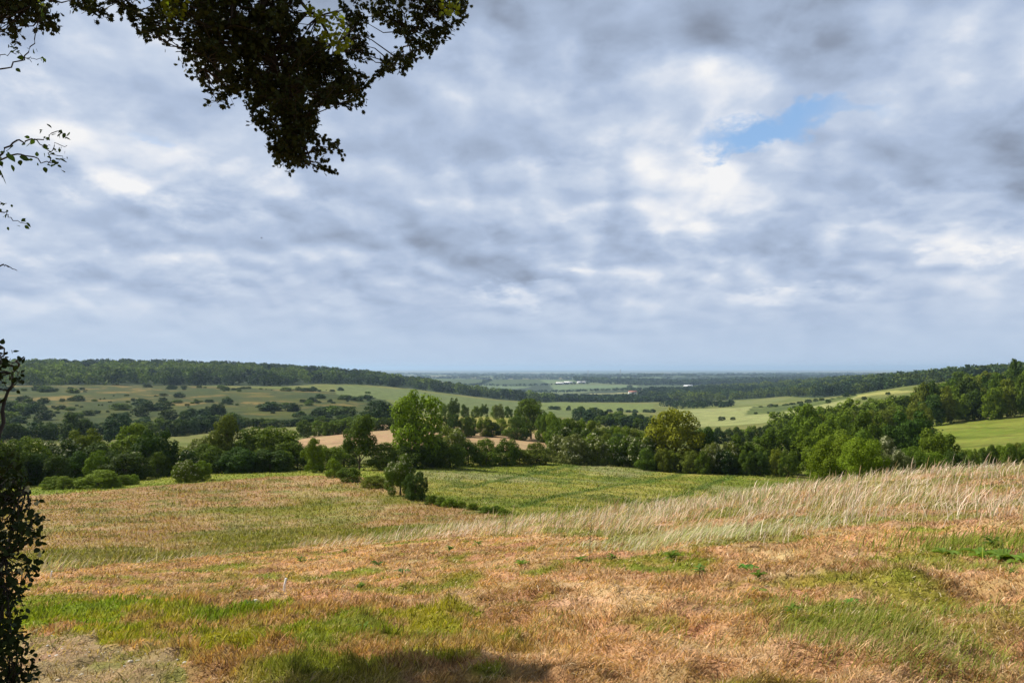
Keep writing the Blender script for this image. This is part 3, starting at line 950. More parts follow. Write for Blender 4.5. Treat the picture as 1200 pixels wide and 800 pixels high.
NEAR = [
    (422, 112, 485, 40, 'stem', 'mid', 0, 'tree', 'field_tree', 'lone tree with a bare dark trunk in front of the pinkish field'),
    (487, 116, 455, 64, 'twin', 'bright', 0, 'tree', 'tall_tree', 'tallest bright green tree with a forked twin crown in mid field'),
    (454, 112, 517, 44, 'shrub', 'mid', 0, 'shrub', 'hedge_shrub', 'trimmed looking dark shrub at the left foot of the tallest forked tree'),
    (482, 113, 521, 40, 'shrub', 'dark', 0, 'shrub', 'hedge_shrub', 'dark shrub hiding the foot of the tallest forked tree'),
    (508, 118, 506, 34, 'shrub', 'mid', 0, 'shrub', 'hedge_shrub', 'dark shrub at the right foot of the tallest forked tree'),
    (528, 122, 497, 34, 'round', 'pale', 1, 'shrub', 'hedge_shrub', 'pale blossoming shrub right of the tallest forked tree'),
    (527, 116, 516, 36, 'shrub', 'mid', 0, 'shrub', 'hedge_shrub', 'low green shrub below the pale blossoming one beside the tall tree'),
    (549, 124, 512, 28, 'shrub', 'mid', 0, 'shrub', 'hedge_shrub', 'left of two equal rounded shrubs in front of the pinkish field'),
    (570, 126, 512, 30, 'shrub', 'green', 0, 'shrub', 'hedge_shrub', 'right of two equal rounded shrubs in front of the pinkish field'),
    (594, 128, 511, 26, 'shrub', 'mid', 0, 'shrub', 'hedge_shrub', 'conical topped dark shrub standing against the pinkish field'),
    (609, 130, 523, 22, 'shrub', 'olive', 0, 'shrub', 'hedge_shrub', 'little low shrub between two bigger ones at the pinkish field'),
    (629, 132, 517, 30, 'shrub', 'olive', 0, 'shrub', 'hedge_shrub', 'yellow-green shrub last before the field hedge thickens'),
    (470, 72, 531, 36, 'round', 'mid', 1, 'shrub', 'corner_bush', 'round bush alone at the corner between brown and green fields'),
    (487, 68, 550, 26, 'shrub', 'dark', 0, 'shrub', 'corner_bush', 'smaller dark bush leaning on the round bush at the field corner'),
    (118, 98, 549, 38, 'shrub', 'bright', 0, 'shrub', 'verge_bush', 'bright low bush on the grassy verge under the yellow-topped tree'),
    (219, 100, 537, 24, 'shrub', 'green', 1, 'shrub', 'verge_bush', 'left of two small round bushes on the verge of the brown field'),
    (239, 101, 538, 20, 'round', 'green', 0, 'shrub', 'verge_bush', 'right of two small round bushes on the verge of the brown field'),
    (393, 96, 535, 20, 'shrub', 'bright', 0, 'shrub', 'verge_bush', 'small round light green bush at the right end of the verge'),
    (410, 88, 546, 26, 'shrub', 'mid', 0, 'shrub', 'verge_bush', 'low weedy bush between the verge and the corner bushes'),
    (438, 80, 556, 28, 'shrub', 'olive', 0, 'shrub', 'verge_bush', 'low weedy bush just left of the round corner bush'),
    (790, 138, 476, 64, 'oak', 'oak', 0, 'tree', 'oak_tree', 'broad yellow-green oak rising above the hedge beyond the green field'),
    (824, 140, 499, 34, 'round', 'dark', 0, 'tree', 'hedge_tree', 'dark domed tree against the right side of the yellow-green oak'),
    (832, 132, 515, 24, 'shrub', 'pale', 1, 'shrub', 'hedge_shrub', 'white blossomed shrub under the dark dome right of the oak'),
    (852, 140, 515, 26, 'shrub', 'olive', 1, 'shrub', 'hedge_shrub', 'shrub with a pale streak of blossom left of the dark round pair'),
    (866, 142, 508, 30, 'round', 'mid', 0, 'tree', 'hedge_tree', 'left of the dark round pair between oak and right copse'),
    (888, 143, 510, 32, 'round', 'mid', 0, 'tree', 'hedge_tree', 'right of the dark round pair between oak and right copse'),
    (914, 142, 495, 44, 'round', 'mid', 0, 'tree', 'copse_tree', 'large dark round tree at the left edge of the right copse'),
    (948, 168, 472, 44, 'round', 'green', 0, 'tree', 'copse_tree', 'light green domed tree standing highest on the left of the copse'),
    (945, 140, 500, 36, 'round', 'green', 0, 'tree', 'copse_tree', 'tree at the foot of the highest domed copse tree'),
    (985, 180, 479, 40, 'round', 'green', 0, 'tree', 'copse_tree', 'soft green tree right of the highest domed copse tree'),
    (1020, 150, 480, 46, 'round', 'mid', 0, 'tree', 'copse_tree', 'grey-green rounded tree in the middle of the copse'),
    (1066, 150, 478, 54, 'round', 'dark', 0, 'tree', 'copse_tree', 'big dark dome with a rounded top at the right of the copse'),
    (972, 120, 496, 54, 'round', 'green', 0, 'tree', 'copse_tree', 'green tree above the bright near bush on its left'),
    (1015, 110, 503, 50, 'round', 'mid', 0, 'tree', 'copse_tree', 'green tree above the bright near bush on its right'),
    (978, 74, 505, 60, 'shrub', 'bright', 0, 'shrub', 'copse_bush', 'bright green bush nearest the pale tall grass, left half of a pair'),
    (1012, 70, 508, 56, 'shrub', 'bright', 0, 'shrub', 'copse_bush', 'bright green bush nearest the pale tall grass, right half of a pair'),
    (1042, 72, 511, 44, 'round', 'grey', 1, 'tree', 'silver_tree', 'silvery grey-leaved small tree just behind the pale tall grass'),
    (1072, 80, 520, 44, 'shrub', 'mid', 0, 'shrub', 'copse_bush', 'dark bush right of the silvery small tree'),
    (1088, 110, 500, 44, 'round', 'green', 0, 'tree', 'copse_tree', 'green tree at the right end of the copse with a lit left side'),
    (1107, 115, 507, 34, 'round', 'mid', 0, 'tree', 'copse_tree', 'dark tree right of the lit one at the copse end'),
    (1117, 100, 523, 30, 'shrub', 'dark', 0, 'shrub', 'copse_bush', 'dark low bush last at the right end of the copse'),
    (1095, 90, 527, 40, 'shrub', 'green', 0, 'shrub', 'copse_bush', 'light low bush in front at the right end of the copse'),
    (1048, 125, 497, 40, 'round', 'dark', 0, 'tree', 'copse_tree', 'dark tree between the silvery tree and the big dark dome'),
    (622, 235, 465, 36, 'oak', 'mid', 0, 'tree', 'round_tree', 'dark round free-standing tree on the yellow-green knoll'),
    (606, 228, 486, 28, 'shrub', 'mid', 0, 'shrub', 'hedge_shrub', 'low dark shrub against the left of the round knoll tree'),
]
for x, r, yt, w, kd, ti, bl, cat, nm, lab in NEAR:
    g_ = 'trees and bushes of the right copse' if 'copse' in nm else ('shrubs along the field hedge' if nm.startswith('hedge') else
         ('small bushes on the verge' if nm == 'verge_bush' else None))
    plant(nm, x, r, yt, w, kd, ti, lab, cat, g_, bool(bl), q=(3 if r < 85 and w > 30 else None))


def row(specs, name, label, cat, group, kind='shrub', bloom=0.0, seed=0, parts=None):
    """a run of alike plants: (x0, x1, n, r0, r1, top0, top1, w)"""
    g = random.Random(seed)
    for x0, x1, n, r0, r1, t0, t1, w, tints in specs:
        for i in range(n):
            u = (i + .5) / n
            x = x0 + (x1 - x0) * u + g.uniform(-.25, .25) * (x1 - x0) / n
            plant(name, x, r0 + (r1 - r0) * u + g.uniform(-3, 3) * r0 / 150, t0 + (t1 - t0) * u + g.uniform(-2.0, 2.5), w * g.uniform(.8, 1.25),
                  g.choice(kind.split('|')), g.choice(tints.split('|')), label, cat, group, g.random() < bloom, parts=parts)


row([(648, 775, 8, 138, 136, 505, 508, 26, 'olive|mid|green|pale')], 'hedge_shrub', 'cream-blossomed shrub in the hedge between pinkish field and oak, front row', 'shrub',
    'front row of the hedge left of the oak', 'shrub', .75, 1)
row([(640, 760, 9, 175, 165, 484, 500, 26, 'green|bright|mid|olive')], 'hedge_tree', 'leafy green tree in the second row of the hedge left of the oak', 'tree',
    'second row of the hedge left of the oak', 'round|shrub', .1, 2)
row([(655, 745, 6, 155, 150, 498, 506, 24, 'mid|olive|dark')], 'hedge_shrub', 'dark shrub wedged between both rows of the hedge left of the oak', 'shrub',
    'infill of the hedge left of the oak', 'shrub', .3, 3)
row([(352, 470, 9, 275, 285, 491, 485, 24, 'mid|green|dark')], 'thicket_tree', 'small green tree in the thicket above the pinkish field, left of the tall forked tree', 'tree',
    'thicket behind the pinkish field', 'round|shrub', .15, 4)
row([(518, 592, 7, 232, 236, 484, 490, 18, 'mid|dark|green')], 'hedge_shrub', 'dark shrub in the short hedge between pinkish field and knoll', 'shrub',
    'short dark hedge under the knoll', 'shrub', 0, 5)
row([(512, 612, 8, 395, 415, 471, 475, 9, 'green|bright|mid')], 'knoll_bush', 'small bush in the loose line along the top of the knoll', 'bush',
    'bushes along the top of the knoll', 'round|shrub', 0, 6)
plant('knoll_tree', 532, 380, 465, 14, 'round', 'mid', 'largest dark tree of the loose line on top of the knoll', 'tree')
plant('knoll_tree', 584, 370, 472, 14, 'round', 'pale', 'pale grey-green domed bush in the line on the knoll', 'tree')
row([(632, 668, 4, 228, 220, 478, 488, 22, 'bright|mid|green')], 'knoll_shrub', 'green shrub right of the dark round knoll tree', 'shrub',
    'shrubs right of the knoll tree', 'shrub', 0, 7)
row([(676, 770, 13, 640, 560, 476, 488, 15, 'far|blue|mid')], 'valley_tree', 'dark tree of the copse in the valley left of the pale fields', 'tree', 'valley copse trees', 'round|tall', 0, 8)
row([(690, 760, 8, 480, 440, 484, 492, 16, 'far|blue|mid')], 'valley_tree', 'dark tree in the near row of the valley copse above the oak', 'tree', 'near row of the valley copse', 'round|tall', 0, 9)
row([(800, 905, 11, 300, 330, 503, 497, 15, 'mid|green|far')], 'hedge_shrub', 'low shrub of the hedge at the foot of the big pale field', 'shrub', 'hedge below the big pale field', 'shrub', 0, 10)
row([(905, 1080, 10, 330, 390, 480, 458, 28, 'green|mid|bright')], 'copse_tree', 'green tree in the band climbing right below the straw-coloured slope', 'tree',
    'trees climbing towards the right wood', 'round', 0, 11)
row([(930, 1085, 9, 240, 260, 485, 470, 34, 'green|mid|olive')], 'copse_tree', 'green tree in the back row of the right copse', 'tree', 'back row of the right copse', 'round', 0, 12)
row([(1125, 1215, 9, 150, 158, 524, 514, 14, 'mid|olive|green')], 'hedge_shrub', 'low shrub in the hedge along the foot of the right meadow', 'shrub', 'low hedge under the right meadow', 'shrub', 0, 13)
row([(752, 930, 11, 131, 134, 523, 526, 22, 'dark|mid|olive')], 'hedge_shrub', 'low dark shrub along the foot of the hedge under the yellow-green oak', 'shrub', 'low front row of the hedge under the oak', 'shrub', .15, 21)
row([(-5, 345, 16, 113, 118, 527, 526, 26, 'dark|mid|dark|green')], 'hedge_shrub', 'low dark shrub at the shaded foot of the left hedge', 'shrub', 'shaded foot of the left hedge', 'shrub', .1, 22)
row([(878, 1005, 14, 1080, 850, 478, 459, 7, 'far|blue|mid')], 'hedge_shrub', 'tiny dark shrub of the hedge line between pale field and right hillside', 'shrub', 'hedge line across the right hillside', 'shrub', 0, 23, parts=False)
row([(640, 770, 13, 1010, 985, 476, 479, 7, 'far|blue')], 'hedge_shrub', 'tiny dark shrub of the hedge line along the pale field in the valley', 'shrub', 'hedge line along the valley field', 'shrub', 0, 24, parts=False)
# verge low hedge
row([(60, 165, 8, 99, 101, 556, 556, 18, 'bright|green')], 'verge_shrub', 'low shrub of the thin line along the left verge', 'shrub', 'low line of shrubs on the verge', 'shrub', 0, 14)
row([(496, 600, 8, 66, 54, 576, 598, 14, 'mid|green')], 'weed_clump', 'low weedy clump of the line running down from the corner bushes', 'shrub', 'weedy line between the two fields', 'shrub', 0, 15)
# valley trees under the chalk hill, left
row([(-10, 120, 9, 360, 380, 494, 492, 24, 'far|blue|dark')], 'valley_tree', 'dark blue-green tree in the valley line under the left hillside', 'tree', 'valley trees under the left hillside', 'round|shrub', 0, 16)
row([(130, 260, 12, 380, 430, 494, 486, 20, 'far|blue|mid')], 'valley_tree', 'dark valley tree on the lower hillside behind the left hedge', 'tree', 'trees on the lower hillside', 'round|shrub', 0, 17)
row([(215, 262, 5, 520, 560, 482, 470, 16, 'blue|far')], 'valley_tree', 'dark tree of the small copse climbing the left hillside', 'tree', 'copse climbing the left hillside', 'round', 0, 18)
row([(262, 470, 17, 440, 430, 492, 484, 18, 'far|blue|mid')], 'valley_tree', 'dark tree along the foot of the brown hillside left of the tall forked tree', 'tree', 'trees at the foot of the hillside', 'round|shrub', 0, 19)
plant('valley_tree', 89, 350, 482, 34, 'round', 'far', 'large dark domed tree under the left hillside', 'tree')
plant('valley_tree', 140, 345, 483, 32, 'round', 'blue', 'large grey-green tree right of the dark domed one under the hillside', 'tree')
plant('valley_tree', 443, 400, 468, 34, 'shrub', 'blue', 'dark blue-green clump just left of the tall forked crown', 'tree')
# the wood on the right slope: tree by tree
g = random.Random(77)
nr_ = 0
for k, (r, b0, b1) in enumerate([(322, 1078, 1260), (345, 1072, 1270), (372, 1066, 1270), (402, 1080, 1270), (436, 1095, 1280), (475, 1110, 1290), (520, 1125, 1290)]):
    n = int((b1 - b0) / 17)
    for i in range(n):
        x = b0 + (b1 - b0) * (i + .5) / n + g.uniform(-5, 5)
        X, Y = pos(x, r + g.uniform(-8, 8)); rr = math.hypot(X, Y)
        z0 = float(ground_h(X, Y))
        h = g.uniform(10.5, 16)
        yt = y_of(x, rr, z0 + h)
        plant('wood_tree', x, rr, yt, g.uniform(21, 30), g.choice(('round', 'tall', 'round')), g.choice(('mid', 'green', 'dark', 'mid', 'dark', 'olive')),
              ['tree at the lower edge of the wood above the right meadow', 'tree in the second row of the right wood', 'tree in the third row of the right wood',
               'tree in the middle of the right wood', 'tree high in the right wood', 'tree near the top of the right wood', 'tree on the skyline of the right wood'][k],
              'tree', 'right wood row by row', q=1, parts=False)
plant('skyline_tree', 1193, 395, 420, 22, 'round', 'dark', 'tree standing highest on the skyline at the right edge', 'tree', q=1)

# scattered scrub on the chalk hillside
g = random.Random(5)
cnt = 0
while cnt < 290:
    x = g.uniform(-30, 450); r = g.uniform(470, 1080)
    X, Y = pos(x, r)
    if float(fbm(np.array([X * .012]), np.array([Y * .012]), 93)[0]) < (.36 if r < 700 else .50): continue
    z0 = float(ground_h(X, Y)); h = g.choice((1.3, 2.0, 3.2, 5.5)) * (1.3 if r < 650 else .95)
    plant('scrub_bush', x, r, y_of(x, r, z0 + h), h * g.uniform(1.3, 2.8) / r * FPX, 'shrub', g.choice(('far', 'mid', 'blue')),
          'small dark bush dotted on the left hillside, one of many', 'bush', 'scrub dotted over the left hillside', parts=False, q=0)
    cnt += 1
for x, r, h in [(885, 800, 2.5), (845, 690, 4), (858, 690, 3), (940, 760, 4.5), (912, 700, 2.5), (930, 800, 2.5), (970, 740, 4), (900, 760, 2), (1012, 640, 3), (1040, 650, 2.5), (960, 640, 3)]:
    X, Y = pos(x, r)
    plant('field_bush', x, r, y_of(x, r, float(ground_h(X, Y)) + h), h * 1.4 / r * FPX, 'shrub', 'far', 'small dark bush dotted in the pale fields right of the valley', 'bush', 'bushes in the pale fields', parts=False, q=0)


# ------------------------------------------------------------------ far woods, one mass each
def wood_mesh(P, hs, seed, tints, nleaf=70, spread=1.0):
    """P plan positions, hs heights -> one mesh of many crowns"""
    g = np.random.default_rng(seed)
    protos = []
    for v in range(5):
        gg = np.random.default_rng(300 + v)
        lob = proto_lobes(['round', 'shrub', 'round', 'tall', 'oak'][v], gg)
        p, d = crown_points(gg, nleaf, lob)
        V, l, c = quads(p, d + gg.normal(size=d.shape) * .3, 2.0 / math.sqrt(nleaf) * gg.uniform(.7, 1.2, nleaf), gg, .85)
        protos.append(V)
    n = len(P)
    z = ground_h(P[:, 0], P[:, 1])
    Vs = []; Cs = []
    k = g.integers(0, 5, n)
    ang = g.uniform(0, 6.28, n)
    cl = fbm(P[:, 0] * .005, P[:, 1] * .005, seed, 3)
    tt = np.array(tints)
    idx = np.clip(((cl - .3) / .4 * len(tt) + g.normal(size=n) * .8).astype(int), 0, len(tt) - 1)
    for v in range(5):
        m = np.nonzero(k == v)[0]
        if not len(m): continue
        V = protos[v]
        ca, sa = np.cos(ang[m])[:, None], np.sin(ang[m])[:, None]
        w = (hs[m] * g.uniform(.85, 1.25, len(m)) * spread)[:, None]
        x = (V[None, :, 0] * ca - V[None, :, 1] * sa) * w + P[m, 0][:, None]
        y = (V[None, :, 0] * sa + V[None, :, 1] * ca) * w + P[m, 1][:, None]
        zz = V[None, :, 2] * hs[m][:, None] + z[m][:, None] - .3
        Vs.append(np.stack([x, y, zz], -1).reshape(-1, 3))
        cc = tt[idx[m]] * g.uniform(.7, 1.35, (len(m), 1))
        Cs.append(np.repeat(cc, V.shape[0], 0))
    V = np.vstack(Vs); C = np.vstack(Cs)
    nq = len(V) // 4
    return V, np.arange(4 * nq), np.full(nq, 4), C


def sample_poly(P, n, g):
    P = np.array(P); lo = P.min(0); hi = P.max(0)
    out = np.zeros((0, 2))
    while len(out) < n:
        q = g.uniform(lo, hi, (n * 3, 2))
        out = np.vstack([out, q[inside(P, q[:, 0], q[:, 1])]])
    return out[:n]


def wood(name, label, poly, n, h, seed, tints, nleaf=70, spread=1.0):
    g = np.random.default_rng(seed)
    P = sample_poly(poly_px(poly), n, g)
    hs = g.uniform(h[0], h[1], n)
    V, l, c, C = wood_mesh(P, hs, seed, tints, nleaf, spread)
    o = link(name, make_mesh(name, V, l, c, M_WOOD, C))
    tag(o, label, 'woodland', kind='stuff')


WT = [(.026, .046, .015), (.040, .066, .014), (.062, .098, .014), (.090, .130, .015), (.115, .160, .018)]
WD = [(.020, .040, .018), (.026, .048, .020), (.034, .060, .020), (.042, .074, .022)]  # dark tints: cloud shade over the far woods is put into the colour
wood('woodland', 'long green wood covering the ridge on the left skyline',
     RIDGE,
     2300, (10, 23), 901, WT, 190, 1.1)
wood('woodland', 'dark wooded hill right of the valley, below the right skyline',
     HILL,
     2800, (9, 21), 902, WD + [(.070, .10, .018), (.10, .135, .020)], 160, 1.2)
wood('woodland', 'dark belt of trees across the valley floor in the middle distance',
     BELTW, 700, (9, 14), 903, WD, 60)
wood('woodland', 'small dark spinney crossing the pale fields in the valley',
     [(790, None, 1130), (850, None, 1170), (860, None, 1260), (800, None, 1400), (770, None, 1240)], 90, (7, 11), 904, WD, 80)
wood('woodland', 'dark wood on the low far hill in the centre',
     [(670, None, 4200), (820, None, 3600), (900, None, 3600), (960, None, 5000), (860, None, 5600), (690, None, 5200)], 1400, (16, 28), 905, WD, 40, 1.6)
wood('woodland', 'faint blue woods and hedges strewn over the far plain',
     [(380, None, 5500), (1000, None, 5500), (1100, None, 13000), (300, None, 13000)], 900, (14, 26), 906, WD, 30, 4.0)


def hedge_lines():
    g = np.random.default_rng(55)
    Ps = []
    for i in range(46):
        r0 = math.exp(g.uniform(math.log(2200), math.log(8500))); x0 = g.uniform(470, 960)
        ang = g.choice([0.0, 1.3, 0.3, -0.25]) + g.uniform(-.2, .2)
        L = g.uniform(.12, .3) * r0; n = int(L / (r0 * .004))
        X, Y = pos(x0, r0)
        t = np.linspace(0, L, n) + g.normal(size=n) * 4
        Ps.append(np.stack([X + t * math.cos(ang), Y + t * math.sin(ang)], 1) + g.normal(size=(n, 2)) * 5)
    P = np.vstack(Ps)
    hs = g.uniform(7, 14, len(P)) * np.clip(np.hypot(P[:, 0], P[:, 1]) / 4000, .8, 1.6)
    V, l, c, C = wood_mesh(P, hs, 907, WD, 24, 1.5)
    tag(link('hedgerows', make_mesh('hedgerows', V, l, c, M_WOOD, C)), 'thin dark hedgerows dividing the distant fields of the plain', 'hedgerows', kind='stuff')


hedge_lines()

# ------------------------------------------------------------------ farm buildings, pylons
M_WHITE = plain('white_wall', (.72, .72, .70), .7, .3, 1.0, .08)
M_ROOF = plain('pale_roof', (.55, .57, .58), .6, .3, 1.0, .1)
M_DOOR = plain('dark_door', (.05, .05, .05), .7, .3, 1.0, .1)
M_STEEL = plain('grey_steel', (.25, .26, .27), .5, .5, 1.0, .1)
M_RED = plain('red_tile', (.30, .12, .08), .8, .3, 1.0, .2)


def box(A, x0, x1, y0, y1, z0, z1):
    v = [(x0, y0, z0), (x1, y0, z0), (x1, y1, z0), (x0, y1, z0), (x0, y0, z1), (x1, y0, z1), (x1, y1, z1), (x0, y1, z1)]
    A.add(v, [0, 3, 2, 1, 4, 5, 6, 7, 0, 1, 5, 4, 1, 2, 6, 5, 2, 3, 7, 6, 3, 0, 4, 7], [4] * 6)


def barn(x, r, L, Wd, H, rot, roofmat, label, wallmat=None):
    X, Y = pos(x, r)
    e = bpy.data.objects.new('farm_building', None); COL.objects.link(e)
    e.location = (X, Y, float(ground_h(X, Y)) - .3); e.rotation_euler = (0, 0, rot)
    A = Acc(); box(A, -L / 2, L / 2, -Wd / 2, Wd / 2, 0, H)
    v = [(-L / 2, -Wd / 2, H), (-L / 2, Wd / 2, H), (-L / 2, 0, H * 1.5), (L / 2, -Wd / 2, H), (L / 2, Wd / 2, H), (L / 2, 0, H * 1.5)]
    A.add(v, [0, 2, 1, 3, 4, 5], [3, 3])
    link('wall', A.mesh('wall', wallmat or M_WHITE), e)
    A = Acc(); o_ = 1.0; t = .4
    zr = H * 1.5 + .1; ze = H - .3
    for s in (-1, 1):
        v = [(-L / 2 - o_, s * (Wd / 2 + o_), ze), (L / 2 + o_, s * (Wd / 2 + o_), ze), (L / 2 + o_, 0, zr), (-L / 2 - o_, 0, zr)]
        v += [(a, b, c + t) for a, b, c in v]
        A.add(v, [0, 3, 2, 1, 4, 5, 6, 7, 0, 1, 5, 4, 1, 2, 6, 5, 2, 3, 7, 6, 3, 0, 4, 7], [4] * 6)
    link('roof', A.mesh('roof', roofmat), e)
    A = Acc(); box(A, -L * .18, L * .12, -Wd / 2 - .25, -Wd / 2 - .02, 0.1, H * .8)
    link('door', A.mesh('door', M_DOOR), e)
    tag(e, label, 'farm building', 'distant farm buildings')


barn(657, 3900, 46, 20, 7, .1, M_WHITE, 'leftmost long white farm shed far out in the valley')
barn(666, 3950, 40, 18, 8, -.1, M_WHITE, 'second white farm shed from the left, far out in the valley')
barn(679, 4000, 22, 14, 7, .2, M_ROOF, 'small white farm shed right of the two long ones')
barn(684, 4050, 20, 14, 6, .0, M_WHITE, 'rightmost small white shed of the distant farm')
barn(806, 3300, 34, 18, 8, .15, M_ROOF, 'lone pale barn roof among the dark woods right of centre')
barn(741, 2250, 22, 10, 6, .1, M_RED, 'low house with reddish roof among valley trees', M_WHITE)


def pylon(x, r, H, label):
    X, Y = pos(x, r)
    A = Acc()
    b = H * .09; t = H * .018
    for sx in (-1, 1):
        for sy in (-1, 1):
            A.add(*tube([(sx * b, sy * b, 0), (sx * t, sy * t, H)], [.5, .35], 4))
    for i in range(8):
        z0 = H * i / 8; z1 = H * (i + 1) / 8
        w0 = b + (t - b) * i / 8; w1 = b + (t - b) * (i + 1) / 8
        for sy in (-1, 1):
            A.add(*tube([(-w0, sy * w0, z0), (w1, sy * w1, z1)], [.25, .25], 4))
            A.add(*tube([(w0, sy * w0, z0), (-w1, sy * w1, z1)], [.25, .25], 4))
    e = bpy.data.objects.new('electricity_pylon', None); COL.objects.link(e)
    e.location = (X, Y, float(ground_h(X, Y)))
    link('tower', A.mesh('tower', M_STEEL), e)
    for z in (.68, .82, .95):
        A = Acc(); w = H * (.17 if z == .82 else .13)
        A.add(*tube([(-w, 0, H * z), (0, 0, H * z + 1.2), (w, 0, H * z)], [.25, .5, .25], 4))
        link('cross_arm', A.mesh('cross_arm', M_STEEL), e)
    tag(e, label, 'pylon', 'pylons on the plain')


pylon(689, 6500, 62, 'left of two faint pylons on the far plain')
pylon(727, 6600, 62, 'right of two faint pylons on the far plain')


# ------------------------------------------------------------------ grass
def blades(name, label, n, rmin, rmax, az, lenf, widf, leanf, colf, seed, accept=None, seg=2, clump=None, kind='stuff', cat='grass', power=1.0):
    """mesh of bent blades, spread evenly in log distance (denser close by, as in plan they thin out with distance)"""
    g = np.random.default_rng(seed)
    u = g.random(n)
    r = np.exp(math.log(rmin) + u * (math.log(rmax) - math.log(rmin)))
    a = np.radians(g.uniform(az[0], az[1], n))
    X = r * np.sin(a); Y = r * np.cos(a)
    if clump:
        k = n // clump
        cx = X[:k].repeat(clump); cy = Y[:k].repeat(clump)
        rad = np.minimum((.012 * r[:k] + .03) * g.uniform(.4, 2.4, k), .8).repeat(clump)
        X = cx + g.normal(size=len(cx)) * rad * .5; Y = cy + g.normal(size=len(cx)) * rad * .5
    if accept is not None:
        m = accept(X, Y, g)
        X = X[m]; Y = Y[m]
    r = np.hypot(X, Y); n = len(X)
    Zg = ground_h(X, Y)
    Ln = lenf(X, Y, r, g); Wd = widf(r, g)
    lean, dirn = leanf(X, Y, r, g)
    C = colf(X, Y, r, g)
    dx = np.cos(dirn); dy = np.sin(dirn)
    # blade side vector roughly facing random directions
    sa = g.uniform(0, 6.28, n); sx = np.cos(sa); sy = np.sin(sa)
    pts = []
    hor = 0 * Ln; ver = 0 * Ln
    B0 = np.stack([X, Y, Zg - .01], 1)
    side = np.stack([sx, sy, 0 * sx], 1)
    rows = [B0]
    ang = lean * .45
    cur = B0.copy()
    for s in range(seg):
        st = Ln / seg
        cur = cur + np.stack([dx * np.sin(ang) * st, dy * np.sin(ang) * st, np.cos(ang) * st], 1)
        rows.append(cur)
        ang = np.minimum(ang + lean * (1.1 / seg), 1.75)
    V = []
    for s, p in enumerate(rows[:-1]):
        w = (Wd * (1 - .35 * s / seg) * .5)[:, None]
        V += [p - side * w, p + side * w]
    V.append(rows[-1])
    nv = 2 * seg + 1
    V = np.stack(V, 1).reshape(-1, 3)
    base = np.arange(n)[:, None] * nv
    loops = []
    quad = np.concatenate([base + np.array([[2 * s, 2 * s + 1, 2 * s + 3, 2 * s + 2]]) for s in range(seg - 1)], 1) if seg > 1 else np.zeros((n, 0), int)
    tri = base + np.array([[2 * seg - 2, 2 * seg - 1, 2 * seg]])
    loops = np.concatenate([quad, tri], 1).ravel()
    counts = np.tile(np.array([4] * (seg - 1) + [3]), n)
    Cv = np.repeat(C, nv, 0)
    o = link(name, make_mesh(name, V, loops, counts, M_GRASS, Cv))
    tag(o, label, cat, kind=kind)
    return o


PXM = 1 / 788.0


def near_ok(X, Y, g):
    r = np.hypot(X, Y)
    k = ~inside(PATHPOLY, X, Y)
    return k | (g.random(len(X)) < .30)


def len_short(X, Y, r, g):
    m = inside(GREEN_NEAR, X, Y)
    l = g.uniform(.025, .075, len(X)) * np.where(m, 1.0, 0.9)
    tuft = sst(fbm(X * 3.0, Y * 3.0, 301), .48, .66)
    return l * (1 + .9 * tuft) * (1 + .012 * r)


def lean_short(X, Y, r, g):
    d = (fbm(X * 1.6, Y * 1.6, 311) - .5) * 9.0 + .1 + g.normal(size=len(X)) * 1.3
    m = inside(GREEN_NEAR, X, Y)
    l = np.where(m, g.uniform(.3, 1.1, len(X)), g.uniform(.7, 1.7, len(X)))
    return l, d


def col_short(X, Y, r, g):
    c = ground_color(X, Y)
    c = c * g.uniform(.50, 1.65, (len(X), 1))
    pale = g.random(len(X)) < .16
    grn = c[:, 1] > c[:, 0] * .93
    c[pale & ~grn] = c[pale & ~grn] * .3 + np.array((.52, .38, .22)) * .7
    c[pale & grn] = c[pale & grn] * .6 + np.array((.25, .30, .06)) * .4
    dk = g.random(len(X)) < .10
    c[dk] *= .45
    return c


blades('meadow_grass', 'short matted pinkish and green grass of the mown foreground', 560000, 2.6, 34, (-41, 41), len_short,
       lambda r, g: np.maximum(.0025, PXM * r * .8) * g.uniform(.5, 1.5, len(r)), lean_short, col_short, 401, near_ok, 3)


blades('cut_straw', 'pale loose straws lying on the mown foreground', 26000, 3, 22, (-41, 41), lambda X, Y, r, g: g.uniform(.04, .13, len(X)),
       lambda r, g: np.maximum(.0025, PXM * r * .75) * g.uniform(.6, 1.1, len(r)), lambda X, Y, r, g: (g.uniform(1.3, 2.2, len(X)), .2 + g.normal(size=len(X)) * 1.0),
       lambda X, Y, r, g: np.array([(.66, .50, .32), (.58, .38, .24), (.70, .58, .42), (.42, .26, .14)])[g.integers(0, 4, len(X))] * g.uniform(.7, 1.15, (len(X), 1)), 405,
       lambda X, Y, g: ((~inside(GREEN_NEAR, X, Y)) | (g.random(len(X)) < .2)) & ((~inside(PATHPOLY, X, Y)) | (g.random(len(X)) < .3)), 2)


# tall pale grass on the brow
def belt_ok(X, Y, g):
    m = inside(BELT, X + (fbm(X * .6, Y * .6, 321) - .5) * 3, Y + (fbm(X * .6, Y * .6, 331) - .5) * 4)
    r = np.hypot(X, Y)
    dens = sst(fbm(X * .7, Y * .7, 341, 4), .44, .64)
    crest = sst(r, 17, 22) * (1 - sst(r, 31, 36)) * (1 - sst(X, -2, 4))
    dens = dens * (.16 + .34 * sst(X, -9, 3)) * (.12 + .88 * sst(r, 14, 25)) + .035 + .30 * crest
    return m & (g.random(len(X)) < dens)


def len_belt(X, Y, r, g):
    right = sst(X, -8, 4)
    return g.uniform(.22, .62, len(X)) * (.65 + .35 * right)


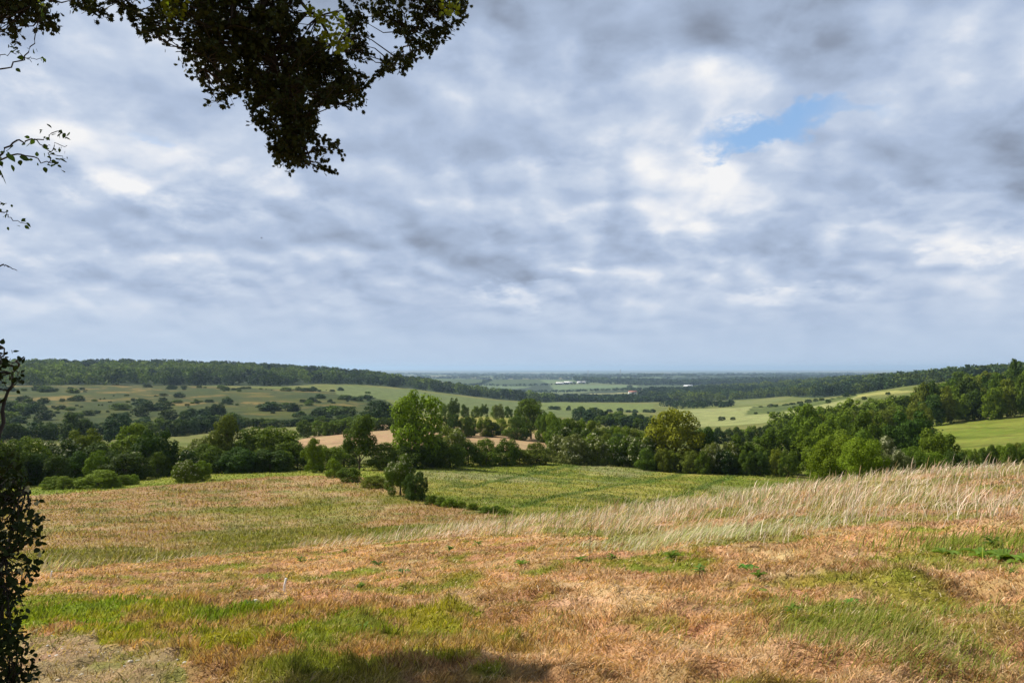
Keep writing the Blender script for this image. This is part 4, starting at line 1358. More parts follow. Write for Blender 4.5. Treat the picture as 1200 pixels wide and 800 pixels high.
def lean_belt(X, Y, r, g):
    d = .25 + (fbm(X * .5, Y * .5, 351) - .5) * 3.2 + g.normal(size=len(X)) * .6
    fl = sst(fbm(X * .35 + 5, Y * .35, 361), .42, .66)
    return .8 + .75 * fl + g.normal(size=len(X)) * .28, d


def col_belt(X, Y, r, g):
    n = len(X)
    base = np.array([(.64, .50, .40), (.74, .62, .52), (.56, .39, .29), (.50, .45, .30), (.60, .42, .34), (.40, .26, .17)])
    c = base[g.integers(0, 6, n)] * g.uniform(.7, 1.2, (n, 1))
    gr = g.random(n) < .12 + .35 * sst(fbm(X * .5 + 2, Y * .5, 371), .55, .7)
    c[gr] = np.array((.20, .24, .08)) * g.uniform(.7, 1.3, (gr.sum(), 1))
    return c


blades('tall_grass', 'tall pale wind-bent grass along the brow of the meadow', 230000, 7.5, 62, (-42, 42), len_belt,
       lambda r, g: np.maximum(.0028, PXM * r * .55) * g.uniform(.45, 1.25, len(r)), lean_belt, col_belt, 402, belt_ok, 3, clump=9)


# feathery seed heads rising out of it
def len_seed(X, Y, r, g): return g.uniform(.45, .9, len(X)) * (.7 + .3 * sst(X, -8, 4))


blades('seeding_grass', 'sparse long seeding stems standing over the tall pale grass', 17000, 8, 58, (-42, 42), len_seed,
       lambda r, g: np.maximum(.003, PXM * r * .6) * g.uniform(.7, 1.1, len(r)), lambda X, Y, r, g: (.6 + g.normal(size=len(X)) * .3, .2 + g.normal(size=len(X)) * .5),
       col_belt, 403, belt_ok, 4)


# fields beyond the brow
def field_ok(X, Y, g):
    return inside(Z['left_field'], X, Y) | inside(Z['green_field'], X, Y) | inside(Z['right_strip'], X, Y) | ((np.hypot(X, Y) < 118) & (np.hypot(X, Y) > 60))


def col_field(X, Y, r, g):
    c = ground_color(X, Y) * g.uniform(.8, 1.35, (len(X), 1))
    p = g.random(len(X)) < .06
    c[p] = np.array((.42, .36, .20)) * g.uniform(.7, 1.2, (p.sum(), 1))
    return c


blades('field_grass', 'rough tufty grass of the fields below the brow', 200000, 26, 175, (-40, 40),
       lambda X, Y, r, g: g.uniform(.07, .24, len(X)) * (1 + .7 * sst(fbm(X * .3, Y * .3, 381), .5, .7)),
       lambda r, g: PXM * r * .95 * g.uniform(.7, 1.2, len(r)), lambda X, Y, r, g: (g.uniform(.5, 1.7, len(X)), g.uniform(-3.1, 3.1, len(X))),
       col_field, 404, field_ok, 2)


# long green grass patch lower right, bright patch under the docks, fine green tufts
def patch(px, py, rad, n, L, col, seed, label, dirn=.3, lean=1.0):
    g = np.random.default_rng(seed)
    X0, Y0 = pos(px, r_of(px, py))

    X = X0 + g.normal(size=n) * rad[0]; Y = Y0 + g.normal(size=n) * rad[1]
    A = dict(X=X, Y=Y)
    r = np.hypot(X, Y); Zg = ground_h(X, Y)
    Ln = g.uniform(.5, 1.1, n) * L; W_ = np.maximum(.003, PXM * r * .8) * g.uniform(.7, 1.2, n)
    d = dirn + g.normal(size=n) * .5; le = lean + g.normal(size=n) * .3
    cur = np.stack([X, Y, Zg - .01], 1); rows = [cur]; ang = le * .4
    sa = g.uniform(0, 6.28, n); side = np.stack([np.cos(sa), np.sin(sa), 0 * sa], 1)
    for s in range(3):
        cur = cur + np.stack([np.cos(d) * np.sin(ang), np.sin(d) * np.sin(ang), np.cos(ang)], 1) * (Ln / 3)[:, None]
        rows.append(cur); ang = np.minimum(ang + le * .4, 1.8)
    V = []
    for s in range(3):
        w = (W_ * (1 - .25 * s) * .5)[:, None]; V += [rows[s] - side * w, rows[s] + side * w]
    V.append(rows[3]); V = np.stack(V, 1).reshape(-1, 3)
    b = np.arange(n)[:, None] * 7
    loops = np.concatenate([b + [[0, 1, 3, 2]], b + [[2, 3, 5, 4]], b + [[4, 5, 6]]], 1).ravel()
    cols = np.array(col)[g.integers(0, len(col), n)] * g.uniform(.7, 1.3, (n, 1))
    o = link('grass_tuft', make_mesh('grass_tuft', V, loops, np.tile([4, 4, 3], n), M_GRASS, np.repeat(cols, 7, 0)))
    tag(o, label, 'grass', kind='stuff')


GRN = [(.16, .21, .018), (.21, .235, .03), (.27, .265, .06), (.13, .17, .02)]
YEL = [(.26, .27, .06), (.20, .24, .04), (.36, .30, .12)]
patch(1010, 762, (.34, .30), 1600, .16, GRN + YEL, 1, 'swirl of long green grass laid over to the right, lower right')
patch(1080, 780, (.35, .25), 1000, .14, GRN + YEL, 2, 'long yellow-green grass right of the green swirl, lower right')
patch(555, 742, (.45, .18), 1200, .09, GRN[:2], 3, 'bright green grass fringe beside the dark hollow')
patch(430, 745, (.5, .45), 2000, .09, GRN, 4, 'lush green grass left of the dark hollow')
patch(770, 745, (.10, .09), 260, .12, GRN[:2], 5, 'small round green grass tuft in the mown hay, lower centre')
patch(1080, 716, (.6, .16), 1200, .12, GRN + YEL, 6, 'yellow-green grass band at the right')
patch(905, 715, (.4, .18), 800, .11, YEL + GRN, 7, 'yellow-green grass band right of centre')
patch(1175, 640, (.9, .6), 2000, .26, GRN, 8, 'thick green grass at the right edge around the big docks', .3, .9)
patch(1150, 668, (.9, .25), 900, .14, YEL, 12, 'yellowing grass below the docks at the right edge')
patch(820, 632, (1.2, .7), 1900, .42, [(.36, .37, .18), (.50, .47, .32), (.28, .31, .12), (.55, .45, .33)], 9, 'long grey-green grass swept flat below the pale brow grass', .25, 1.25)
patch(190, 700, (.9, .3), 900, .12, YEL + GRN, 10, 'thin yellow-green grass strip at the left of the meadow')
patch(40, 760, (.3, .2), 350, .07, GRN, 11, 'green grass tufts on the stony path at bottom left')

# ------------------------------------------------------------------ broad-leaved weeds
M_WEED = leafy('weed_leaf', .3, False, .6, .1)


def rosette_mesh(seed, n=16, L=.16, Wl=.055, tall=False):
    g = np.random.default_rng(seed); A = Acc()
    for i in range(n):
        a = g.uniform(0, 6.28); tilt = g.uniform(.25, 1.1); l = L * g.uniform(.6, 1.2); w = Wl * g.uniform(.7, 1.2)
        z0 = g.uniform(0, .12 if tall else .02)
        P = []
        for k, (t, ww) in enumerate(((0, .12), (.25, .8), (.55, 1.0), (.8, .65), (1, .02))):
            rad = l * t; z = z0 + math.sin(tilt) * rad - .9 * rad * rad / l * .8 * math.sin(tilt)
            c = np.array((math.cos(a) * rad, math.sin(a) * rad, z)); s = np.array((-math.sin(a), math.cos(a), 0)) * w * ww * .5
            P += [c - s + (0, 0, .25 * w * ww), c, c + s + (0, 0, .25 * w * ww)]
        Lp = []
        for k in range(4):
            b = k * 3
            Lp += [b, b + 1, b + 4, b + 3, b + 1, b + 2, b + 5, b + 4]
        A.add(P, Lp, [4] * 8)
    return A.mesh('leaves', M_WEED, True)


def stalk_mesh(seed, H=.35):
    A = Acc(); g = np.random.default_rng(seed)
    for i in range(4):
        a = g.uniform(0, 6.28); h = H * g.uniform(.5, 1)
        A.add(*tube([(0, 0, -.02), (.02 * math.cos(a), .02 * math.sin(a), h * .5), (.06 * math.cos(a), .06 * math.sin(a), h)], [.004, .003, .002], 5))
    return A.mesh('stalk', M_WEED, True)


RS = [rosette_mesh(1), rosette_mesh(2, 22, .14, .045, True), rosette_mesh(3, 12, .2, .07), rosette_mesh(4, 26, .12, .04, True)]
SK = [stalk_mesh(1), stalk_mesh(2, .45)]


def weed(px, py, s, v, label, col=(.13, .20, .025)):
    X, Y = pos(px, r_of(px, py))
    e = bpy.data.objects.new('broadleaf_weed', None); COL.objects.link(e)
    e.location = (X, Y, float(ground_h(X, Y)) + .02); e.rotation_euler = (0, 0, px * 1.7); s *= .72; e.scale = (s, s, s)
    o = link('leaves', RS[v % 4], e); o.color = col + (1,)
    o = link('stalk', SK[v % 2], e); o.color = (.12, .17, .04, 1); o.scale = (.5, .5, .5)
    tag(e, label, 'weed', 'broad-leaved weeds in the meadow')


for w in [(294, 710, .9, 2, 'dark green weed beside the pale stone on the left', (.05, .11, .02)),
          (355, 661, 1.3, 1, 'green weed on the left where the pale grass belt begins'),
          (445, 668, 1.3, 0, 'left of two dark leafy weeds side by side left of centre', (.07, .13, .02)),
          (473, 670, 1.2, 2, 'right of two dark leafy weeds side by side left of centre', (.08, .15, .03)),
          (406, 648, 1.2, 1, 'small weed above the left pair of weeds'),
          (527, 645, 1.4, 3, 'upright yellow-green weed below the brow, left of centre', (.13, .22, .04)),
          (510, 652, 1.0, 0, 'low green weed next to the upright one'),
          (560, 641, 1.3, 1, 'green weed right of the upright yellow-green one'),
          (570, 676, 1.1, 3, 'green weed behind the brown hay mound', (.13, .22, .05)),
          (612, 666, 1.0, 2, 'small green weed in the middle of the meadow'),
          (592, 612, 1.8, 3, 'leafy weed poking from the pale grass at the brow centre'),
          (680, 660, 1.0, 0, 'flat green weed right of centre, nearest to the lying straw'),
          (786, 658, 1.4, 1, 'leafy weed by the long grey-green grass'),
          (715, 659, 1.0, 3, 'thin weed left of the swept grass'),
          (875, 669, 1.3, 2, 'bright flat weed with broad leaves right of centre', (.09, .22, .03)),
          (886, 688, .9, 1, 'small weed just below the bright broad-leaved one'),
          (886, 701, .8, 0, 'third weed down in a short column right of centre'),
          (818, 678, 1.0, 3, 'pale green weed left of the bright broad-leaved one', (.14, .24, .05)),
          (805, 712, .8, 1, 'weed at the left of the right-hand hay'),
          (995, 709, .7, 2, 'single bright little weed in bare hay at the right', (.09, .24, .03)),
          (925, 738, .8, 3, 'weed above the lower right grass swirl'),
          (1104, 655, 1.6, 0, 'leafy dock left of the large dock patch', (.13, .20, .03)),
          (1148, 652, 1.9, 2, 'big dock with broad leaves, left in the patch at the right edge', (.12, .20, .025)),
          (1172, 656, 2.0, 0, 'big dock with broad leaves, middle of the patch at the right edge', (.13, .21, .03)),
          (1196, 658, 2.0, 2, 'big dock with broad leaves cut by the right edge', (.12, .19, .025)),
          (1160, 642, 1.6, 1, 'dock behind the big ones at the right edge', (.10, .16, .02)),
          (430, 741, .8, 1, 'weed in the lush grass near the dark hollow'),
          (425, 690, .8, 3, 'tiny green weed right of the white stake'),
          (1180, 676, .8, 1, 'little weed below the dock patch')]:
    weed(*w)


def dry_stem(px, py, H, label, col=(.10, .07, .04), green=False):
    X, Y = pos(px, r_of(px, py))
    g = np.random.default_rng(int(px)); A = Acc()
    A.add(*tube([(0, 0, -.03), (.01, 0, H * .5), (.03, .0, H)], [.0045, .0035, .002], 5))
    for i in range(26):
        z = H * g.uniform(.35, 1.0); a = g.uniform(0, 6.28); l = .10 * (1.2 - z / H)
        A.add(*tube([(.03 * z / H, 0, z), (.03 * z / H + l * math.cos(a), l * math.sin(a), z + l * .7)], [.002, .003], 4))
    e = link('seed_stalk', A.mesh('seed_stalk', plain('seed_stalk_skin', col, .9, .1)), None, (X, Y, float(ground_h(X, Y))))
    tag(e, label, 'dry plant', 'brown seed stalks in the grass')


dry_stem(690, 663, .72, 'tall thin bare brown stalk right of centre')
dry_stem(658, 628, .6, 'brown stalk at the brow just left of the tall thin one')
dry_stem(735, 622, .8, 'leafy brown-green stalk standing over the brow right of centre', (.08, .10, .04))
dry_stem(1167, 580, .9, 'dark brown dock stalk standing in the pale grass at the right', (.10, .05, .03))
dry_stem(592, 628, .7, 'short brown stalk on the brow at the centre')

# stakes, stone, gravel
M_STAKE = plain('white_stake', (.75, .73, .70), .6, .3, 20, .1)


def stake(px, py, H, label):
    X, Y = pos(px, r_of(px, py))
    A = Acc(); A.add(*tube([(0, 0, -.05), (.012, 0, H * .6), (.03, 0, H)], [.016, .015, .013], 8))
    A.add(*tube([(.03, 0, H), (.032, 0, H + .012)], [.018, .014], 8))
    e = link('marker_stake', A.mesh('marker_stake', M_STAKE), None, (X, Y, float(ground_h(X, Y)))); tag(e, label, 'stake', 'white stakes in the meadow')


stake(335, 698, .20, 'thin white stake upright in the pink grass, left of centre')
stake(64, 680, .18, 'little white stake by the left end of the brow')
gs = np.random.default_rng(3)


def stone_verts(s, g):
    v = []; l = []
    n = 6
    for i in range(4):
        ph = math.pi * (i + .5) / 4
        for k in range(n):
            t = 2 * math.pi * k / n; q = g.uniform(.75, 1.2)
            v.append((s * q * math.sin(ph) * math.cos(t), s * q * .8 * math.sin(ph) * math.sin(t), s * .55 * math.cos(ph)))
    c = []
    for i in range(3):
        for k in range(n):
            k2 = (k + 1) % n
            l += [i * n + k, (i + 1) * n + k, (i + 1) * n + k2, i * n + k2]; c.append(4)
    l += list(range(n)); c.append(n); l += list(range(3 * n, 4 * n))[::-1]; c.append(n)
    return np.array(v), l, c


M_STONE = plain('chalk_stone', (.55, .52, .45), .9, .2, 30, .2)
X, Y = pos(303, r_of(303, 708))
A = Acc(); A.add(*stone_verts(.05, gs))
tag(link('pale_stone', A.mesh('pale_stone', M_STONE), None, (X, Y, float(ground_h(X, Y)) + .04)), 'pale stone lying beside the dark green weed', 'stone')
A = Acc()
PP = sample_poly(PATHPOLY, 700, gs)
for x, y in PP:
    if fbm(np.array([x * 2.0]), np.array([y * 2.0]), 205)[0] < .45: continue
    s = gs.choice([.006, .01, .014, .02], p=[.5, .3, .15, .05])
    v, l, c = stone_verts(s, gs); A.add(v + (x, y, float(ground_h(x, y)) + s * .2), l, c)
tag(link('gravel', A.mesh('gravel', M_STONE)), 'chalky pebbles strewn over the path at bottom left', 'gravel', kind='stuff')

# ------------------------------------------------------------------ overhanging tree
LOBED = np.array([(0, 0), (.12, .10), (.34, .12), (.22, .30), (.44, .42), (.26, .52), (.34, .78), (.12, .74), (0, 1.0)])
OVAL = np.array([(0, 0), (.16, .12), (.27, .35), (.25, .6), (.13, .85), (0, 1.05)])


def leaf_set(P, D, size, g, outline, wide=1.0, fold=.25):
    """flat lobed leaves with a folded midrib: bases P, pointing D"""
    n = len(P)
    D = D / (np.linalg.norm(D, axis=1, keepdims=True) + 1e-9)
    t = g.normal(size=(n, 3)); t[:, 2] = np.abs(t[:, 2]) + .3
    a = np.cross(D, t); a /= np.linalg.norm(a, axis=1, keepdims=True) + 1e-9
    nn = np.cross(a, D)
    m = len(outline)
    o = outline
    right = P[:, None] + (a[:, None] * (o[None, :, 0:1] * wide) + D[:, None] * o[None, :, 1:2] + nn[:, None] * (np.abs(o[None, :, 0:1]) * fold)) * size[:, None, None]
    left = P[:, None] + (-a[:, None] * (o[None, 1:-1, 0:1] * wide) + D[:, None] * o[None, 1:-1, 1:2] + nn[:, None] * (np.abs(o[None, 1:-1, 0:1]) * fold)) * size[:, None, None]
    V = np.concatenate([right, left], 1)
    nv = V.shape[1]
    V = V.reshape(-1, 3)
    b = np.arange(n)[:, None] * nv
    fr = b + np.arange(m)[None]
    fl = b + np.concatenate([[0], np.arange(m, nv), [m - 1]])[::-1][None]
    loops = np.concatenate([fr, fl], 1).ravel()
    return V, loops, np.tile([m, m], n)


def at(x, y, r):
    X, Y = pos(x, r)
    return np.array((X, Y, z_at(x, y, r)))


FINGERS = [((366, 158), (400, 182)), ((350, 188), (392, 203)), ((322, 150), (319, 192)), ((375, 122), (426, 122)), ((392, 100), (426, 108)), ((395, 85), (428, 92)), ((400, 60), (430, 72)),
           ((285, 118), (302, 150)), ((262, 108), (238, 122)), ((225, 70), (206, 56)), ((192, 28), (215, 62)), ((150, 8), (166, 44)), ((170, 30), (190, 54)), ((88, 0), (122, 18)), ((120, 0), (150, 14)),
           ((470, 66), (438, 88)), ((495, 52), (468, 84)), ((470, 42), (436, 20)), ((515, 10), (546, 10)), ((500, 34), (522, 44)), ((500, 44), (506, 60)), ((6, 2), (60, 34)), ((2, 20), (6, 50)),
           ((395, 6), (426, 24)), ((410, 0), (424, 6)), ((226, 72), (240, 92)), ((330, 130), (350, 150)), ((335, 160), (330, 196)), ((360, 150), (372, 170)), ((300, 130), (318, 162))]


def in_poly2(P, n, g):
    return sample_poly(np.array(P, float), n, g)


def spray_tree():
    g = np.random.default_rng(12)
    tx, ty = -5.0, 2.6
    tz = float(ground_h(tx, ty))
    e = bpy.data.objects.new('overhanging_tree', None); COL.objects.link(e); e.location = (tx, ty, tz)
    off = np.array((tx, ty, tz))
    wood_ = Acc()
    # trunk left of the photographer, outside the frame, forking into boughs that reach over the view
    top = np.array((tx + .6, ty + .8, tz + 5.2))
    wood_.add(*tube([off + (0, 0, -.2), off + (.05, 0, 1.2), off + (.15, .2, 2.8), off + (.3, .5, 4.2), top], [.26, .2, .17, .15, .11], 10))
    link('trunk', make_mesh('trunk', np.concatenate(wood_.v) - off, np.concatenate(wood_.l), np.concatenate(wood_.c), M_BARK, smooth=True), e)
    boughs = {
        'A': [top, at(60, -260, 4.6), at(230, -150, 4.6), at(300, -40, 4.6), at(315, 60, 4.5), at(345, 140, 4.4), at(362, 190, 4.4)],
        'B': [at(230, -150, 4.6), at(360, -120, 4.8), at(430, -50, 4.9), at(500, 5, 4.9), at(478, 50, 4.9), at(458, 74, 4.9)],
        'C': [top, at(-60, -160, 4.2), at(0, -60, 4.1), at(20, -10, 4.1), at(40, 18, 4.1)],
        'D': [at(230, -150, 4.6), at(170, -80, 4.7), at(130, -15, 4.7), at(165, 25, 4.7)],
        'E': [at(300, -40, 4.6), at(370, 20, 4.7), at(400, 70, 4.7), at(412, 105, 4.7)],
        'F': [at(300, -40, 4.6), at(255, 30, 4.4), at(235, 80, 4.4)],
        'G': [at(-60, -160, 4.2), at(-200, -50, 4.4), at(-260, 60, 4.6)],
        'H': [top, at(-250, -500, 7.0), at(-60, -420, 8.0), at(100, -330, 8.3)],
    }
    tw = Acc(); nodes = []
    for k, b in boughs.items():
        b = np.array(b)
        # resample finely with a little wander
        pts = []
        for p, q in zip(b[:-1], b[1:]):
            for t in np.linspace(0, 1, 7)[:-1]:
                pts.append(p + (q - p) * t + g.normal(size=3) * .012)
        pts.append(b[-1]); pts = np.array(pts)
        r0 = {'A': .035, 'H': .05, 'C': .02}.get(k, .012)
        rad = np.linspace(r0, .004, len(pts))
        tw.add(*tube(pts, rad, 6)); nodes.append(pts)
    nodes = np.vstack(nodes)
    silh = [
        ([(70, -30), (82, 2), (112, 16), (140, 10), (158, 24), (165, 40), (184, 50), (192, 34), (212, 34), (216, 60), (209, 78), (226, 88), (240, 106), (252, 118), (274, 116),
          (286, 130), (302, 146), (316, 150), (320, 168), (322, 186), (342, 196), (366, 200), (384, 196), (371, 186), (396, 178), (374, 166), (366, 150), (372, 122), (404, 124),
          (424, 116), (424, 98), (402, 86), (396, 66), (368, 44), (345, 40), (330, 14), (345, -30)], 4.3, 5.1, 470),
        ([(225, -20), (228, 60), (262, 104), (318, 128), (352, 140), (372, 70), (345, 30), (350, -20)], 4.2, 5.0, 330),
        ([(326, 120), (322, 180), (345, 194), (366, 180), (362, 130)], 4.3, 4.6, 60),
        ([(345, 60), (368, 118), (420, 116), (424, 98), (395, 84), (380, 62)], 4.5, 4.9, 60),
        ([(392, -25), (396, 8), (424, 22), (428, 62), (412, 70), (400, 40)], 4.7, 5.0, 26),
        ([(432, -25), (540, -25), (543, 10), (530, 28), (514, 40), (506, 54), (490, 60), (480, 74), (468, 82), (442, 80), (450, 70), (470, 60), (474, 44), (468, 34), (448, 24), (434, 12)], 4.7, 5.1, 120),
        ([(-40, -30), (46, -30), (52, 10), (58, 30), (46, 32), (34, 18), (22, 6), (6, 36), (-40, 44)], 4.0, 4.3, 70),
        ([(-40, -200), (560, -200), (560, -25), (-40, -25)], 4.3, 5.3, 520),
    ]
    centers = []
    for poly, r0, r1, n in silh:
        p = in_poly2(poly, n, g)
        for x, y in p:
            r = g.uniform(r0, r1)
            centers.append(at(x, y, r))
    centers = np.array(centers)
    LP = []; LD = []; LS = []
    for c in centers:
        d = np.linalg.norm(nodes - c, axis=1); k = int(np.argmin(d)); q = nodes[k]
        v = c - q; L = np.linalg.norm(v) + 1e-6
        if L < .32:
            mid = q + v * .5 + g.normal(size=3) * .10 * L
            tw.add(*tube([q, mid, c], [.0045, .003, .0015], 4))
        m = int(g.integers(13, 20))
        tdir = v / L + g.normal(size=3) * .5; tdir[2] -= .25; tdir /= np.linalg.norm(tdir)
        ts = g.uniform(-.06, .06, (m, 1))
        tw.add(*tube([c - tdir * .06, c + tdir * .06], [.0016, .0009], 4))
        dirs = g.normal(size=(m, 3)) * .75 + tdir * .6
        base = c + tdir * ts + g.normal(size=(m, 3)) * .010
        LP.append(base); LD.append(dirs); LS.append(g.uniform(.022, .038, m))
    for (xa, ya), (xb, yb) in FINGERS:
        r = g.uniform(4.4, 4.8)
        p0 = at(xa, ya, r); p1 = at(xb, yb, r + g.uniform(-.08, .08))
        bend = g.normal(size=3) * .02
        m = int(np.linalg.norm(p1 - p0) / .0035) + 10
        t = g.uniform(0, 1, (m, 1))
        pts = p0 + (p1 - p0) * t + bend * (4 * t * (1 - t))
        tw.add(*tube([p0 + (p1 - p0) * u + bend * (4 * u * (1 - u)) for u in (0, .33, .66, 1)], [.003, .0024, .0018, .001], 4))
        LP.append(pts + g.normal(size=(m, 3)) * .010); LD.append(g.normal(size=(m, 3)) * .8 + (p1 - p0) / np.linalg.norm(p1 - p0) * .7); LS.append(g.uniform(.020, .034, m))
    LP = np.vstack(LP); LD = np.vstack(LD); LS = np.concatenate(LS)
    # lighter leaf colour stands in for sunlight in open spots of the branch
    LITP = []
    for poly, n in (([(176, -5), (214, -5), (210, 16), (190, 22)], 150), ([(352, 6), (396, 14), (412, 52), (396, 66), (372, 44)], 170), ([(516, 0), (540, 0), (536, 16), (514, 20)], 50), ([(30, 0), (50, 4), (40, 14)], 30)):
        for x, y in in_poly2(poly, n, g): LITP.append(at(x, y, g.uniform(4.25, 4.6)))
    LITP = np.array(LITP)
    V, l, c = leaf_set(LITP, g.normal(size=LITP.shape) + (0, 0, -.3), g.uniform(.024, .036, len(LITP)), g, LOBED, 1.0)
    o = link('foliage', make_mesh('foliage', V - off, l, c, M_LEAF), e); o.color = (.16, .20, .02, 1); o['label'] = 'light green leaves with sunlight put into their colour'
    V, l, c = leaf_set(LP, LD, LS, g, LOBED, 1.0)
    o = link('foliage', make_mesh('foliage', V - off, l, c, M_SPRAY), e); o.color = (.024, .032, .007, 1)  # dark leaf colour stands in for shade from the crown above
    # the main crown above and left of the frame
    cx = []
    # blobs whose shadow falls on the near grass (bottom centre of the picture)
    SHADERS = [(380, 812, 5.4, .28), (425, 800, 5.6, .28), (470, 785, 5.7, .28), (515, 775, 5.9, .27), (550, 780, 5.8, .26), (590, 795, 5.8, .24), (450, 815, 5.6, .36), (530, 815, 5.6, .36), (400, 835, 5.6, .4), (500, 850, 5.6, .5), (580, 850, 5.6, .4)]
    for (px, py, hgt, rad) in SHADERS:
        gx, gy = pos(px, r_of(px, py, 1.2) if py < 812 else 924 * 1.75 / (py - 431))
        gz = float(ground_h(gx, gy))
        t = hgt / SUNV.z
        cx.append((gx + SUNV.x * t, gy + SUNV.y * t, gz + hgt, rad))
    for i in range(26):
        a = g.uniform(0, 6.28); rr_ = g.uniform(.3, 2.6)
        cx.append((tx - .6 + rr_ * math.cos(a), ty + .2 + rr_ * math.sin(a) * .9, tz + g.uniform(3.6, 7.8), g.uniform(.6, 1.0)))
    P, D = crown_points(g, 26000, cx, .9, .5) if False else (None, None)
    L = np.array(cx); n = 34000
    w = L[:, 3] ** 2; w[:len(SHADERS)] *= 3.5; w /= w.sum(); k = g.choice(len(L), n, p=w)
    d = g.normal(size=(n, 3)); d /= np.linalg.norm(d, axis=1, keepdims=True)
    P = L[k, :3] + d * (L[k, 3] * g.random(n) ** .45)[:, None]
    # keep the picture itself clear of the main crown
    fwd = P[:, 1]; u = P[:, 0] / np.maximum(fwd, .1) * FPX + 600
    tt = (P[:, 2] - CAMZ) / np.maximum(fwd, .1)
    vv = 400 - FPX * (tt * math.cos(PITCH) - math.sin(PITCH)) / (math.cos(PITCH) + tt * math.sin(PITCH))
    ok = ~((fwd > .2) & (u > -60) & (u < 1260) & (vv > -30))
    ok &= np.linalg.norm(P - (0, 0, CAMZ), axis=1) > 1.0
    P = P[ok]; d = d[ok]
    V, l, c = leaf_set(P, d + g.normal(size=d.shape), g.uniform(.06, .10, len(P)), g, OVAL, 1.5)
    o = link('crown', make_mesh('crown', V - off, l, c, M_LEAF), e); o.color = (.05, .085, .018, 1)
    link('branches', make_mesh('branches', np.concatenate(tw.v) - off, np.concatenate(tw.l), np.concatenate(tw.c), M_TWIG, smooth=True), e)
    tag(e, 'dark tree whose leafy branch overhangs the top left of the view', 'tree')


spray_tree()


# ------------------------------------------------------------------ leafy shrub and climbing shoots at the left edge
def side_shrub():
    g = np.random.default_rng(21)
    base = np.array((*pos(-70, 2.9), 0.0)); base[2] = float(ground_h(base[0], base[1]))
    e = bpy.data.objects.new('edge_shrub', None); COL.objects.link(e); e.location = base
    st = Acc(); nodes = []
    for pts in ([(-70, 900), (-50, 780), (-30, 640), (0, 560), (5, 480), (18, 430), (28, 418)],
                [(-60, 900), (-20, 820), (5, 740), (10, 650), (22, 590), (35, 570)],
                [(-80, 900), (-60, 700), (-50, 560), (-30, 470), (-5, 440), (5, 408)],
                [(-50, 900), (-5, 860), (20, 800), (30, 780)]):
        P = [at(x, y, 2.9 + g.uniform(-.15, .15)) for x, y in pts]; P[0] = base + (g.uniform(-.1, .1), 0, -.02)
        f = []
        for p, q in zip(P[:-1], P[1:]):
            for t in np.linspace(0, 1, 6)[:-1]: f.append(p + (q - p) * t + g.normal(size=3) * .006)
        f.append(P[-1]); f = np.array(f)
        st.add(*tube(f, np.linspace(.012, .002, len(f)), 6)); nodes.append(f)
    nodes = np.vstack(nodes)
    LP = []; LD = []; LS = []
    for poly, n, r0, r1 in [([(-60, 530), (14, 536), (30, 556), (46, 590), (50, 632), (44, 668), (38, 700), (28, 722), (20, 745), (-60, 760)], 250, 2.6, 3.1),
                            ([(-60, 560), (20, 560), (28, 640), (15, 760), (-60, 800)], 110, 2.7, 3.1),
                            ([(-60, 740), (22, 735), (34, 760), (48, 790), (44, 830), (-60, 900)], 200, 2.6, 3.0),
                            ([(-60, 404), (8, 404), (20, 424), (34, 434), (30, 450), (12, 458), (-5, 474), (-60, 490)], 30, 2.8, 3.0),
                            ([(-160, 380), (-40, 380), (-40, 900), (-160, 900)], 260, 2.7, 3.2)]:
        for x, y in in_poly2(poly, n, g):
            c = at(x, y, g.uniform(r0, r1)); k = int(np.argmin(np.linalg.norm(nodes - c, axis=1))); q = nodes[k]; v = c - q; L = np.linalg.norm(v) + 1e-6
            if L < .5: st.add(*tube([q, q + v * .5 + g.normal(size=3) * .01, c], [.002, .0015, .001], 4))
            m = int(g.integers(6, 11))
            LP.append(c + g.normal(size=(m, 3)) * .016); LD.append(g.normal(size=(m, 3)) * .8 + v / L * .5 + (0, 0, -.3)); LS.append(g.uniform(.012, .024, m))
    LP = np.vstack(LP); LD = np.vstack(LD); LS = np.concatenate(LS)
    V, l, c = leaf_set(LP, LD, LS, g, OVAL, 1.3)
    o = link('foliage', make_mesh('foliage', V - base, l, c, M_SPRAY), e); o.color = (.020, .032, .007, 1)
    link('stem', make_mesh('stem', np.concatenate(st.v) - base, np.concatenate(st.l), np.concatenate(st.c), M_TWIG, smooth=True), e)
    # few pale blossoms
    V = []
    bl = Acc()
    for x, y in [(36, 572), (47, 588), (10, 623), (51, 648), (30, 668)]:
        c0 = at(x, y, 2.75)
        V, l, c = leaf_set(np.repeat(c0[None], 5, 0), np.array([(math.cos(t), -.3, math.sin(t)) for t in np.linspace(0, 5, 5)]), np.full(5, .011), g, OVAL, 1.6)
        bl.add(V, l, c)
    link('blossom', make_mesh('blossom', np.concatenate(bl.v) - base, np.concatenate(bl.l), np.concatenate(bl.c), M_BLOOM), e)
    tag(e, 'dark shrub with small leaves and few pale flowers at the lower left edge', 'shrub')


side_shrub()


